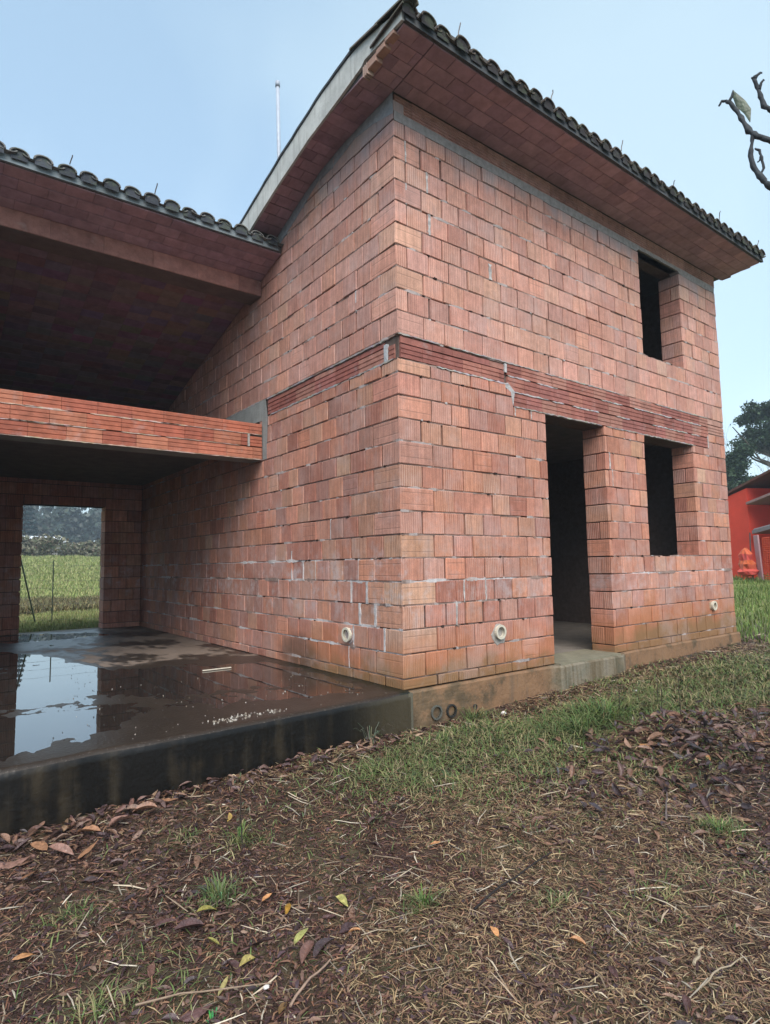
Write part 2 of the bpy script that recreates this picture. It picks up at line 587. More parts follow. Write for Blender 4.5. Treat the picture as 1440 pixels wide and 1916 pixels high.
# front wall core
mb = MB()
for a, b, c0, c1 in rects(R_, BW - R_, 0, 5.07, [(DOOR[0] - R_, DOOR[1] + R_, -1, DOOR[3]), (WLOW[0] - R_, WLOW[1] + R_, WLOW[2] - R_, WLOW[3]), (WUP[0] - R_, WUP[1] + R_, WUP[2] - R_, WUP[3])]):
    mb.box(a, b, R_, .278, c0, c1, MORT)
front_wall = mb.build('front_wall', MAT['mortar'], house)
# side wall core
mb = MB()
ys = [.279, .6, 1.0, 1.3, 1.6, 1.9, 2.2, 7.6]
for a, b in zip(ys[:-1], ys[1:]):
    za, zb = soffit(a) + .03, soffit(b) + .03
    mb.add([(R_, a, 0), (.28, a, 0), (.28, b, 0), (R_, b, 0), (R_, a, za), (.28, a, za), (.28, b, zb), (R_, b, zb)],
           [(0, 3, 2, 1), (4, 5, 6, 7), (0, 1, 5, 4), (1, 2, 6, 5), (2, 3, 7, 6), (3, 0, 4, 7)], MORT)
side_wall = mb.build('side_wall', MAT['mortar'], house)

PALETTE = [(.50, .275, .21), (.53, .30, .225), (.47, .265, .215), (.44, .225, .17), (.50, .315, .23), (.40, .205, .16), (.52, .29, .20), (.46, .29, .24), (.49, .26, .185), (.41, .25, .215)]
CREAM = [(.52, .37, .27), (.50, .33, .245), (.48, .32, .22), (.54, .40, .31), (.50, .29, .22)]


def block_colour(z, side=False, cream=0):
    c = random.choice(PALETTE)
    if random.random() < cream: c = random.choice(CREAM)
    k = random.uniform(.86, 1.1)
    if z > 3:   # the upper storey's blocks are paler and pinker
        c = tuple(a * .62 + b * .38 for a, b in zip(c, (.60, .37, .31)))
    else: c = (c[0] * .97, c[1] * .90, c[2] * .86)
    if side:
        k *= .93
    return (min(.62, c[0] * k * 1.06), c[1] * k * .92, c[2] * k * .88, random.random())


BLOCKS = []     # dict(wall, x0,x1,y0,y1,z0,z1, smooth)
LOW_ROWS = [(0, .09)] + [(.09 + .2 * k, .29 + .2 * k) for k in range(13)] + [(2.69, 2.81)]
UP_ROWS = [(3.03, 3.24)] + [(3.04 + .2 * k, 3.24 + .2 * k) for k in range(1, 9)] + [(4.84, 5.0)]
BANDF = [(-1, 1.48, 2.81, 3.03), (1.48, 5.6, 2.6, 3.03)]


def front_rows():
    holes = [DOOR, WLOW, WUP] + BANDF
    for zone, rows in ((0, LOW_ROWS), (1, UP_ROWS)):
        for ri, (za, zb) in enumerate(rows):
            k = ri if zone == 0 else ri + 1
            A = (k % 2 == 0)
            if zone == 0: first = .38 if A else .25
            else: first = .13 if A else .31
            joints = [0, first]
            while joints[-1] < BW - .02:
                w = .25 * (1 + random.choice([0, 0, 0, 0, random.uniform(-.12, .08)]))
                joints.append(joints[-1] + w)
            joints[-1] = BW
            if joints[-1] - joints[-2] < .08: joints.pop(-2)
            bs = {0, BW}
            for h in holes:
                if h[2] < zb - .01 and h[3] > za + .01: bs |= {max(0, h[0]), min(BW, h[1])}
            bs = sorted(bs)
            for a, b in zip(bs[:-1], bs[1:]):
                m = (a + b) / 2
                lo, hi = za, zb
                for h in holes:
                    if h[0] < m < h[1]:
                        if h[2] <= lo + .005 and h[3] > lo: lo = max(lo, h[3])
                        elif h[2] < hi and h[3] >= hi - .005: hi = min(hi, h[2])
                        elif h[2] > lo and h[2] < hi: hi = h[2]
                if hi - lo < .045: continue
                js = [a] + [j for j in joints if a + .045 < j < b - .045] + [b]
                for i, (x0, x1) in enumerate(zip(js[:-1], js[1:])):
                    gap = random.choice([.002, .003, .004, .005, .006, .007, .008, .009, .013])
                    ext = dict(y1=.13)
                    jl = any(abs(x0 - h[1]) < 1e-6 and h[2] < m_z(lo, hi) < h[3] for h in (DOOR, WLOW, WUP))
                    jr = any(abs(x1 - h[0]) < 1e-6 and h[2] < m_z(lo, hi) < h[3] for h in (DOOR, WLOW, WUP))
                    lcor = x0 < 1e-6
                    sm = ''
                    bx0 = x0 + (0 if (lcor or jl) else gap); bx1 = x1 - (0 if (jr or x1 > BW - .001) else gap)
                    d = .13
                    if lcor:
                        d = (.25 if A else .38) if zone == 0 else (.37 if A else .25)
                        d -= gap
                        if zone == 0: sm = 'f' if A else 'l'
                        else: sm = 'l' if A else 'f'
                    if (jl or jr):
                        if A:
                            d = .298
                        else:
                            d = .125
                            BLOCKS.append(dict(w='front', x0=bx0, x1=bx1, y0=.13, y1=.298, z0=lo + .005, z1=hi - .006, s='', vis='j'))
                        if A and random.random() < .5: sm += 'l'
                    elif not lcor and random.random() < .03: sm = 'f'
                    BLOCKS.append(dict(w='front', x0=bx0, x1=bx1, y0=0, y1=d, z0=lo + .005, z1=hi - .006, s=sm, corner=lcor))


def m_z(a, b): return (a + b) / 2


def side_rows(yend=7.6):
    for zone, rows in ((0, LOW_ROWS), (1, UP_ROWS + [(5.0, 5.19)])):
        for ri, (za, zb) in enumerate(rows):
            k = ri if zone == 0 else ri + 1
            A = (k % 2 == 0)
            if zone == 0: first = .25 if A else .38
            else: first = .37 if A else .25
            if za > 4.95: first = .0
            joints = [first]
            while joints[-1] < yend - .03:
                w = .25 * (1 + random.choice([0, 0, 0, 0, random.uniform(-.15, .1)]))
                joints.append(joints[-1] + w)
            joints[-1] = yend
            for y0, y1 in zip(joints[:-1], joints[1:]):
                if za > soffit((y0 + y1) / 2) - .0 or y1 - y0 < .04: continue
                if 2.55 < za and y0 > 2.7 and za < 3.0: continue
                gap = random.choice([.001, .002, .004, .005, .006, .008, .012])
                BLOCKS.append(dict(w='side', x0=0, x1=.13, y0=y0 + gap, y1=y1 - gap, z0=za + .005, z1=zb - .006, s='l' if random.random() < .06 else ''))


front_rows()
side_rows()


def hidden(b):
    """behind the porch roof, the mezzanine or out of the frame"""
    if b['w'] == 'side':
        ym, zm = b['y0'], (b['z0'] + b['z1']) / 2
        if ym > 2.65 and zm > 2.3: return True
        if ym > 2.15 and zm > soffit_low(ym) + .05: return True
        if ym > 3.6: return True
    return False


for b in BLOCKS:
    if b['w'] == 'front': P = [(b['x0'], 0, b['z0']), (b['x1'], 0, b['z0']), (b['x1'], 0, b['z1']), (b['x0'], 0, b['z1'])]
    else: P = [(0, b['y0'], b['z0']), (0, b['y1'], b['z0']), (0, b['y1'], b['z1']), (0, b['y0'], b['z1'])]
    q = [project(p) for p in P]
    a = 0
    for i in range(4):
        x0, y0 = q[i]; x1, y1 = q[(i + 1) % 4]
        a += x0 * y1 - x1 * y0
    b['area'] = 0 if (hidden(b) or b.get('vis')) else abs(a) / 2
BLOCKS.sort(key=lambda b: -b['area'])
cache = {}
rest = {'front': MB(), 'side': MB()}
for i, b in enumerate(BLOCKS):
    wall = front_wall if b['w'] == 'front' else side_wall
    cream = .85 if (b.get('corner') and 'f' in b['s']) else (.25 if b.get('corner') else .02)
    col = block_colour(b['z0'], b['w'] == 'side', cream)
    dp = random.uniform(-.004, .003)
    if random.random() < .08: dp = random.uniform(-.009, .010)
    dx, dy = (0, dp) if b['w'] == 'front' else (dp, 0)
    if b.get('corner'): dx = random.uniform(-.003, .002)
    if i < 300:
        L = (round(b['x1'] - b['x0'], 3), round(b['y1'] - b['y0'], 3), round(b['z1'] - b['z0'], 3))
        key = (*L, b['s'])
        if key not in cache:
            m_ = MB()
            m_.cbox(0, L[0], 0, L[1], 0, L[2], .005, (1, 1, 1, 0), b['s'], jit=.002)
            cache[key] = m_.mesh('brick', [MAT['rib'], MAT['smooth']])
        o = link('brick', cache[key], wall)
        o.location = (b['x0'] + dx, b['y0'] + dy, b['z0'])
        r = random.uniform(-.007, .007)
        if b['w'] == 'front': o.rotation_euler = (0, 0, r)
        else: o.rotation_euler = (0, 0, r)
        o.color = (*col[:3], 1)
    else:
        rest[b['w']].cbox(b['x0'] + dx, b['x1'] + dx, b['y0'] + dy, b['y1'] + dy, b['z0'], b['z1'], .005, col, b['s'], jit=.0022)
rest['front'].build('brick', [MAT['rib'], MAT['smooth']], front_wall, kind='stuff')
rest['side'].build('brick', [MAT['rib'], MAT['smooth']], side_wall, kind='stuff')


# mortar squeezed out of the bed joints
def mortar_lines(wall, length, zs, free, plane, name='bed_joint'):
    mb = MB()
    for z in zs:
        white = abs(z - .89) < .02 or (plane == 'side' and z < 1.15 and random.random() < .5)
        n = int(length / .045)
        prev = None
        tone = random.uniform(.75, 1.2)
        hole = 0
        offs = random.random() * 100
        for i in range(n + 1):
            u = length * i / n
            if not free(u, z) or hole > 0:
                prev = None
                hole -= 1
                continue
            if random.random() < .02: hole = random.choice([1, 2, 3])
            nn = float(fbm(np.array(u * 6 + offs), np.array(z * 9), 3))
            hh = .0055 + .007 * max(0, nn - .42) * 3 + random.uniform(-.001, .0015)
            dep = .009 - .020 * max(0, nn - .5) * 1.6 + random.uniform(-.002, .002)
            if white and .45 < nn: hh += .006; dep -= .003
            zc = z + random.uniform(-.0015, .0015)
            w = sstep(.35, .6, float(vnoise(u * 3 + offs, 5.5))) if white else (.45 if nn > .68 else 0)
            tv = tone * (.7 + .7 * float(vnoise(u * 9 + offs, 2.5))); base = (.27 * tv, .19 * tv, .16 * tv); wh = (.55, .51, .5)
            colr = tuple(base[j] * (1 - w) + wh[j] * w for j in range(3))
            P = [(dep + .03, zc - hh), (dep, zc - hh), (dep - .001, zc + hh), (dep + .03, zc + hh)]
            cur = [(u, d_, z_) for d_, z_ in P] if plane == 'front' else [(d_, u, z_) for d_, z_ in P]
            if prev:
                V8 = prev + cur
                fs = [(0, 1, 5, 4), (1, 2, 6, 5), (2, 3, 7, 6)]
                mb.add(V8, fs, colr)
            prev = cur
    return mb


def free_front(u, z):
    for h in (DOOR, WLOW, WUP):
        if h[0] - .02 < u < h[1] + .02 and h[2] + .01 < z < h[3] - .01: return False
    if 1.5 < u < 5.58 and 2.61 < z < 3.0: return False
    return True


def free_side(u, z):
    return z < soffit(u) - .02


mb = mortar_lines(front_wall, BW, [.09 + .2 * k for k in range(14)] + [2.81] + [3.03] + [3.24 + .2 * k for k in range(9)], free_front, 'front')
# filled head joints and daubs
for (x_, z0_, z1_, w_) in [(.62, .49, .69, .022), (1.9, .89, 1.09, .012), (.13, 4.64, 4.84, .02), (.13, 4.24, 4.44, .02), (.38, 4.44, 4.64, .03), (.40, 4.04, 4.24, .03), (.38, 3.04, 3.24, .03), (1.5, 2.5, 2.6, .016), (1.75, 2.5, 2.6, .014), (3.13, 2.1, 2.3, .02), (3.17, 1.9, 2.1, .014), (3.35, .89, 1.09, .03), (1.2, 3.84, 4.0, .05), (1.8, 3.64, 3.8, .04), (.72, .69, .89, .02), (1.0, .69, .89, .018)]:
    n = 6
    pr = None
    for i in range(n + 1):
        z = z0_ + (z1_ - z0_) * i / n
        ww = w_ * random.uniform(.25, .6); xc = x_ + random.uniform(-.004, .004)
        cur = [(xc - ww, .02, z), (xc - ww * .9, -.003, z), (xc + ww * .9, -.003, z), (xc + ww, .02, z)]
        if pr: mb.add(pr + cur, [(0, 1, 5, 4), (1, 2, 6, 5), (2, 3, 7, 6)], random.choice([(.42, .39, .37), (.36, .33, .31), (.5, .47, .45)]))
        pr = cur
mb.build('mortar_joint', MAT['mortar'], front_wall, kind='stuff')
mb = mortar_lines(side_wall, 7.5, [.09 + .2 * k for k in range(14)] + [2.81] + [3.03] + [3.24 + .2 * k for k in range(9)], free_side, 'side')
for (y_, z0_, z1_, w_) in [(.35, .29, .49, .03), (.63, .89, 1.09, .03), (.42, .89, 1.09, .025), (.5, .69, .89, .04), (.76, .69, .89, .035), (.38, .49, .69, .035), (.62, .49, .69, .035), (.25, .29, .49, .035), (.72, .29, .49, .02), (.8, .09, .29, .012), (1.9, .89, 1.2, .02), (2.2, .7, .89, .012), (.62, 3.44, 3.64, .02), (1.1, 1.29, 1.49, .012), (1.4, .89, 1.09, .01), (1.65, .89, 1.09, .012)]:
    n = 6; pr = None
    for i in range(n + 1):
        z = z0_ + (z1_ - z0_) * i / n
        ww = w_ * random.uniform(.3, .6); xc = y_ + random.uniform(-.004, .004)
        cur = [(.02, xc - ww, z), (-.003, xc - ww * .9, z), (-.003, xc + ww * .9, z), (.02, xc + ww, z)]
        if pr: mb.add(pr + cur, [(0, 1, 5, 4), (1, 2, 6, 5), (2, 3, 7, 6)], random.choice([(.50, .47, .46), (.44, .41, .40), (.55, .52, .51)]))
        pr = cur
mb.build('mortar_joint', MAT['mortar'], side_wall, kind='stuff')


# joint patches: mortar, broken arrises, and shade of voids painted near-black
mb = MB()
rc = random.Random(21)
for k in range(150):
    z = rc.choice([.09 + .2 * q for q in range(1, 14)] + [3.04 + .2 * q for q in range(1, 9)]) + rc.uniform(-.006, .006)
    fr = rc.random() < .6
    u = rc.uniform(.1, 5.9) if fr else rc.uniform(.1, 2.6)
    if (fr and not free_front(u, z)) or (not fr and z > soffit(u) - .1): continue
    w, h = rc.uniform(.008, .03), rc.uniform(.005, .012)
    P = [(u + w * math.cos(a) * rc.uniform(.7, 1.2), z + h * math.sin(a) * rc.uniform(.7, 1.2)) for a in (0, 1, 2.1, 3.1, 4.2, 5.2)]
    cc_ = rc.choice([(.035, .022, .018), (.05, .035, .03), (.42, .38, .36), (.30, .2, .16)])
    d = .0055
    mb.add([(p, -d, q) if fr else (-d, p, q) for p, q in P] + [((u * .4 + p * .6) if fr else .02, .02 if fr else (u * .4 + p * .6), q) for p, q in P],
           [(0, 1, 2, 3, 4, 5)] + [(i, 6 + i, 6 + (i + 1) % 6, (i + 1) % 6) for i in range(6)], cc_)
mb.build('daub_and_void_shade', MAT['mortar'], house, kind='stuff')


# ribbed lintel blocks (long, horizontal ribs)
def rib_profile(h, nr):
    P = []
    for i in range(nr):
        a = h * i / nr; b = h * (i + 1) / nr
        P += [(a + .003, .0), (b - .010, .0), (b - .007, .006), (b - .001, .006)]
    return P      # (z, depth)


LC = {}


def lintel_block(L, h, nr, plane, parent, loc, col, depth=.1, name='lintel_block'):
    key = (round(L, 3), round(h, 3), nr, plane, depth)
    if key not in LC:
        P = rib_profile(h, nr)
        m_ = MB(); V_ = []
        for u in (0, L):
            for z, d in P: V_.append((u, d, z) if plane == 'front' else (d, u, z))
            V_.append((u, depth, h) if plane == 'front' else (depth, u, h))
            V_.append((u, depth, 0) if plane == 'front' else (depth, u, 0))
        n = len(P) + 2
        Fs = [(i, (i + 1) % n, n + (i + 1) % n, n + i) for i in range(n)]
        Fs += [tuple(range(n)), tuple(range(n, 2 * n))[::-1]]
        m_.add(V_, Fs)
        me = m_.mesh(name, MAT['lintel'])
        LC[key] = me
    o = link(name, LC[key], parent)
    o.location = loc
    o.color = (*col, 1)
    return o


LINT = [(.30, .115, .09), (.34, .14, .105), (.27, .10, .08), (.36, .17, .13), (.31, .12, .10)]


def lintel_row(u0, u1, z, h, nr, plane, parent, base, off=0, depth=.1, pal=LINT, tone=1.0, L=.25):
    u = u0
    first = True
    while u < u1 - .02:
        l = L if not (first and off) else off
        l = min(l, u1 - u)
        first = False
        d = base + random.uniform(-.004, .002)
        loc = (u + .0015, d, z) if plane == 'front' else (d, u + .0015, z)
        k = random.uniform(.85, 1.12) * tone
        lintel_block(round(l - .003, 3), round(h, 3), nr, plane, parent, loc, tuple(a * k for a in random.choice(pal)), depth)
        u += l


lintel_row(.035, 1.36, 2.822, .125, 3, 'front', front_wall, .004)
lintel_row(.035, 1.36, 2.952, .066, 1, 'front', front_wall, .006, .12)
lintel_row(1.39, 5.6, 2.905, .125, 3, 'front', front_wall, .0, .22)
lintel_row(1.40, 5.6, 2.752, .145, 3, 'front', front_wall, .0)
lintel_row(1.48, 5.6, 2.603, .14, 3, 'front', front_wall, .0, .2)
lintel_row(5.605, BW, 2.818, .125, 3, 'front', front_wall, .004, pal=[(.42, .23, .18), (.40, .21, .16)])
lintel_row(5.605, BW, 2.95, .08, 1, 'front', front_wall, .004, .13, pal=[(.42, .23, .18), (.44, .25, .2)])
lintel_row(.055, .14, 2.822, .13, 3, 'side', side_wall, .004)
lintel_row(.20, 2.48, 2.822, .13, 3, 'side', side_wall, .004, L=.4)
lintel_row(.20, 2.48, 2.957, .05, 1, 'side', side_wall, .006, L=.4)
# white mortar runs in the lintel band
mb = MB()
def run(u0, u1, z, plane='front', col=(.52, .48, .47), hmax=.016, sl=0):
    n = max(3, int((u1 - u0) / .035)); pr = None
    for i in range(n + 1):
        u = u0 + (u1 - u0) * i / n
        hh = hmax * random.uniform(.25, 1) * (1 if 0 < i < n else .3); zz = z + sl * i / n + random.uniform(-.004, .004)
        P = [(.02, zz - hh), (-.006, zz - hh * .8), (-.006, zz + hh * .8), (.02, zz + hh)]
        cur = [(u, d, z_) if plane == 'front' else (d, u, z_) for d, z_ in P]
        if pr: mb.add(pr + cur, [(0, 1, 5, 4), (1, 2, 6, 5), (2, 3, 7, 6)], tuple(a * random.uniform(.85, 1.05) for a in col))
        pr = cur
for a in [(1.40, 1.75, 2.90), (1.85, 2.2, 2.898), (1.48, 2.05, 2.748), (2.1, 2.3, 2.744), (2.45, 2.95, 2.745), (3.0, 3.45, 2.9), (3.3, 3.6, 2.745), (3.7, 4.6, 2.902), (4.7, 5.4, 2.9), (4.1, 5.0, 2.744), (5.1, 5.35, 2.745), (1.5, 3.0, 2.598), (3.1, 5.2, 2.598), (.45, 1.4, 2.812), (0, .5, 3.03), (.6, 1.9, 3.035), (2, 3.4, 3.032), (4.2, 5.6, 3.03)]:
    run(*a, hmax=.011 if a[2] < 2.7 or a[2] > 3 else .012, col=(.46, .42, .41) if a[2] > 2.7 and a[2] < 3 else (.38, .34, .32))
for a in [(.05, .75, 2.812), (.9, 2.4, 2.812), (.2, 1.2, 3.018), (1.4, 2.5, 3.02), (2.6, 3.6, 3.03)]:
    run(*a, plane='side', hmax=.014, col=(.36, .34, .33))
mb.add([(1.33, -.004, 2.79), (1.40, -.004, 2.83), (1.5, -.005, 2.75), (1.47, -.004, 2.60), (1.44, -.004, 2.74), (1.33, .02, 2.79), (1.40, .02, 2.83), (1.5, .02, 2.75), (1.47, .02, 2.60), (1.44, .02, 2.74)],
       [(0, 4, 2, 1), (4, 3, 2), (0, 1, 6, 5), (1, 2, 7, 6), (2, 3, 8, 7), (3, 4, 9, 8), (4, 0, 5, 9)], (.42, .4, .39))
mb.box(1.362, 1.392, -.004, .03, 2.93, 3.02, (.48, .46, .45))
mb.box(-.004, .03, .148, .192, 2.82, 2.975, (.42, .43, .44))
mb.box(5.57, 5.595, -.003, .03, 2.6, 2.78, (.46, .42, .40))
mb.build('mortar_run', MAT['mortar'], front_wall, kind='stuff')
# mezzanine beam end in the side wall
mb = MB()
mb.add([(-.004, 2.49, 2.30), (-.004, 2.60, 2.30), (-.004, 2.62, 2.78), (-.004, 3.7, 2.83), (-.004, 3.72, 3.035), (-.004, 2.52, 3.03), (-.004, 2.47, 2.8)], [(0, 6, 5, 4, 3, 2, 1)], (.27, .28, .27))
mb.build('beam_end', MAT['concrete'], side_wall)

# ring beam along the top of the front wall: mortar bed then a clay-faced strip
mb = MB(); pr = None
for i in range(int(BW / .05) + 1):
    x = min(BW, i * .05)
    zb = 5.0 - .03 * float(fbm(np.array(x * 5), np.array(2.2), 3)); zt = 5.075
    if WUP[0] < x < WUP[1]: zb = 5.03
    d = -.006 + random.uniform(-.003, .003)
    cur = [(x, .12, zb), (x, d, zb), (x, d - .004, zt), (x, .12, zt)]
    if pr: mb.add(pr + cur, [(0, 1, 5, 4), (1, 2, 6, 5), (2, 3, 7, 6)], (.30, .275, .27))
    pr = cur
mb.build('mortar_bed', MAT['mortar'], front_wall)
lintel_row(.02, BW, 5.077, .175, 6, 'front', front_wall, .004, .2, depth=.25, pal=[(.30, .16, .13), (.33, .18, .15), (.28, .145, .12)], L=.5)
mb = MB()
pr = None
for y in (0.0, .3, .6, 1.0, 1.3, 1.7, 2.2):
    zt = soffit(y) + .02; zb = soffit(y) - (.2 if y < .1 else .10 + .04 * math.sin(y * 9))
    cur = [(.03, y, zb), (-.005, y, zb), (-.005, y, zt), (.03, y, zt)]
    if pr: mb.add(pr + cur, [(0, 4, 5, 1), (1, 5, 6, 2), (2, 6, 7, 3)], (.27, .285, .31))
    pr = cur
mb.build('mortar_bed', MAT['mortar'], side_wall)

# other walls
mb = MB()
mb.box(5.81, BW, .279, 7.6, 0, 5.2, MORT)
right_wall = mb.build('right_wall', MAT['mortar'], house)
mb = MB()
for ri in range(25):
    z = .09 + .2 * ri
    y = .3 + (.12 if ri % 2 else 0)
    while y < 7.5:
        if z < soffit(y) - .1:
            mb.cbox(6.0, BW + .008, y + .003, min(y + .247, 7.6), z + .005, z + .194, .004, block_colour(z))
        y += .25
mb.build('brick', [MAT['rib'], MAT['smooth']], right_wall, kind='stuff')
BD = (-1.885, -.63, 0, 2.14)
mb = MB()
for a, b, c0, c1 in rects(-5.0, BW, 0, 3.6, [(BD[0] - R_, BD[1] + R_, -1, BD[3])]):
    mb.box(a, b, 7.622, 7.9, c0, c1, MORT)
back_wall = mb.build('back_wall', MAT['mortar'], house)
mb = MB()
for ri, (za, zb) in enumerate(LOW_ROWS[:14] + [(2.69, 2.9), (2.9, 3.1), (3.1, 3.3)]):
    js = np.arange(-5.0 + (.125 if ri % 2 else 0), .01, .25)
    for x0 in js:
        x1 = x0 + .25
        for (a, b) in ((x0, x1),):
            segs = [(a, b)]
            if zb < BD[3] + .02 or za < BD[3]:
                if za < BD[3] - .02 and zb > BD[3] + .02 and a >= BD[0] - .25 and a < BD[1]:
                    xa_, xb_ = max(a, BD[0]), min(b, BD[1])
                    if xb_ - xa_ > .04: mb.cbox(xa_ + .003, xb_ - .003, 7.6, 7.9, BD[3], zb - .006, .004, block_colour(za))
                if za < BD[3] - .02:
                    segs = [(a, min(b, BD[0])), (max(a, BD[1]), b)]
            for p, q in segs:
                if q - p > .04 and p < -.002:
                    q = min(q, -.001)
                    near = abs(p - BD[1]) < .01 or abs(q - BD[0]) < .01
                    mb.cbox(p + .003, q - .003, 7.6, 7.9 if near else 7.7, za + .005, zb - .006, .004, block_colour(za))
mb.build('brick', [MAT['rib'], MAT['smooth']], back_wall, kind='stuff')
mb = MB()
mb.box(-3.32, -3.02, 2.66, 7.62, 0, 4.5, MORT)
mb.build('unseen_porch_blocker', MAT['mortar'], house)  # unseen wall added just left of view to cut light into the porch
# inside: floors
mb = MB()
mb.box(.281, 5.809, .28, 7.62, -.03, -.004, (.22, .19, .16))
mb.build('ground_floor', MAT['concrete'], house)
mb = MB()
mb.box(.282, 5.808, .279, 7.62, 2.80, 3.02, (.2, .17, .15))
mb.build('upper_floor', MAT['concrete'], house)
mb = MB()
mb.box(.3, 5.8, 4.4, 4.55, 0, 2.8, (.25, .17, .14))
mb.box(.3, 5.8, 3.4, 3.55, 3.03, 4.9, (.25, .17, .14))
mb.build('partition_wall', MAT['mortar'], house)

# footing and threshold
mb = MB()
n = 40
pr = None
for i in range(n + 1):
    x = (BW + .03) * i / n
    out_ = -.03 if not (1.93 < x < 3.1) else -.095
    out_ += random.uniform(-.006, .006)
    zt = -.002 + .012 * float(fbm(np.array(x * 4), np.array(9.1), 3)) - (.0 if not (1.93 < x < 3.1) else .01)
    if x < 1.9: zt -= .01
    cur = [(x, .3, zt + .004), (x, out_ + .015, zt), (x, out_, zt - .018), (x, out_ - .012, -.6)]
    if pr: mb.add(pr + cur, [(0, 1, 5, 4), (1, 2, 6, 5), (2, 3, 7, 6)])
    else: mb.add([cur[0], cur[1], cur[2], cur[3], (x, .3, -.6)], [(4, 3, 2, 1, 0)])
    pr = cur
mb.build('footing', MAT['footing'], house)
mb = MB()
mb.box(DOOR[0] - .0, DOOR[1] + .0, -.07, .4, -.03, .012, (.22, .2, .14))
mb.build('door_threshold', MAT['concrete'], house)
mb = MB()
mb.box(BW, BW + .04, 0, 7.9, -.6, 0, (.3, .22, .15))
mb.box(-5.0, BW, 7.9, 7.94, -.6, -.002, (.3, .27, .22))
mb.build('footing', MAT['concrete'], house)

# porch slab: an uneven top so that water lies in its hollows
sx = np.arange(-5.0, .0201, .024); sx[-1] = .02
sy = np.concatenate([np.arange(0, 7.62, .024), [7.62]])
X, Y0 = np.meshgrid(sx, sy)
fedge = -.06 - .035 * np.clip(-X, 0, 5) + (fbm(X * 3, X * 0 + 4.4, 3) - .5) * .03
Yf = fedge + (Y0 / 7.62) * (7.62 - fedge)
n_ = (fbm(X * 1.6 + 3, Yf * 1.6 + 7, 5) - .5)
fine = (fbm(X * 14, Yf * 5, 3) - .5)
yb = np.interp(X, [-5, -2.3, -1.85, -1.6, -1.1, -.55, -.2, .02], [5.5, 5.2, 4.1, 3.0, 2.7, 2.55, 2.35, 2.2])
d_in = np.minimum(Yf - (.12 + .12 * n_ + .20 * sstep(-2.2, -1.9, X)), yb - Yf)
shape = np.clip(-d_in, -.35, .35) * .009           # negative inside
d2 = np.minimum(np.minimum(Yf - 6.5, 7.45 - Yf), -X - .85)
shape2 = np.clip(-d2, -.3, .3) * .009
H = np.minimum(shape, shape2) + n_ * .0085 + fine * .0035
# a low rim of grit crosses the pool
H = H + .0040 * np.exp(-((Yf - 1.25 + .25 * (X + 2.3)) / .28) ** 2) * (fbm(X * 8, Yf * 8, 3) > .40)
H = H + .012 * sstep(-.15, -.03, X + (fbm(X * 9, Yf * 9, 3) - .5) * .16) * sstep(2.4, 1.9, Yf)
H = np.clip(H, -.006, .008) - .002
H = H - .02 * sstep(.03, .0, Y0) 
wetm = 1 - sstep(-.001, .0045, H + .0005)
wet2 = sstep(3.2, 2.0, Yf - .8 * (fbm(X * 2, Yf * 2, 3)))
wetm = np.maximum(wetm * .8, wet2 * .85)
nx, ny = len(sx), len(sy)
I = (np.arange(ny - 1)[:, None] * nx + np.arange(nx - 1)[None, :]).ravel()
Fq = np.stack([I, I + 1, I + nx + 1, I + nx], 1)
V = np.stack([X.ravel(), Yf.ravel(), H.ravel()], 1)
Cw = np.stack([wetm.ravel()] * 3 + [np.zeros(wetm.size)], 1)
# front skirt
k0 = len(V)
sk = np.stack([X[0], Yf[0] - .004, np.full(nx, -.06)], 1)
sk2 = np.stack([X[0], Yf[0] + (fbm(X[0] * 5, X[0] * 0 + 1, 3) - .5) * .02, np.full(nx, -.7)], 1)
V = np.concatenate([V, sk, sk2]); Cw = np.concatenate([Cw, np.tile([.6, .6, .6, 0], (2 * nx, 1))])
j = np.arange(nx - 1)
F1 = np.stack([k0 + j, k0 + j + 1, j + 1, j], 1)
F2 = np.stack([k0 + nx + j, k0 + nx + j + 1, k0 + j + 1, k0 + j], 1)
e = k0 + nx - 1
slab = link('porch_slab', np_mesh('porch_slab', V, np.concatenate([Fq, F1, F2]), Cw, MAT['slab'], False), house)
mb = MB()
mb.box(.0, .045, -.062, -.02, -.6, -.012, (.12, .11, .08))
mb.build('slab_edge', MAT['concrete'], house)
mb = MB()
mb.box(-5.0, 0, 7.6, 7.94, -.3, -.005, (.3, .27, .22))
mb.build('door_sill', MAT['concrete'], house)
# the puddles: one flat sheet that shows only where the slab dips below it
mb = MB()
mb.add([(-4.95, .02, -.0022), (-.004, .0, -.0022), (-.004, 5.7, -.0022), (-4.95, 5.7, -.0022)], [(0, 1, 2, 3)])
mb.build('puddle', MAT['water'], None, kind='structure')
mb = MB()
mb.add([(-2.6, 6.3, -.0022), (-.6, 6.3, -.0022), (-.6, 7.61, -.0022), (-2.6, 7.61, -.0022)], [(0, 1, 2, 3)])
mb.build('puddle', MAT['water'], None, kind='structure')

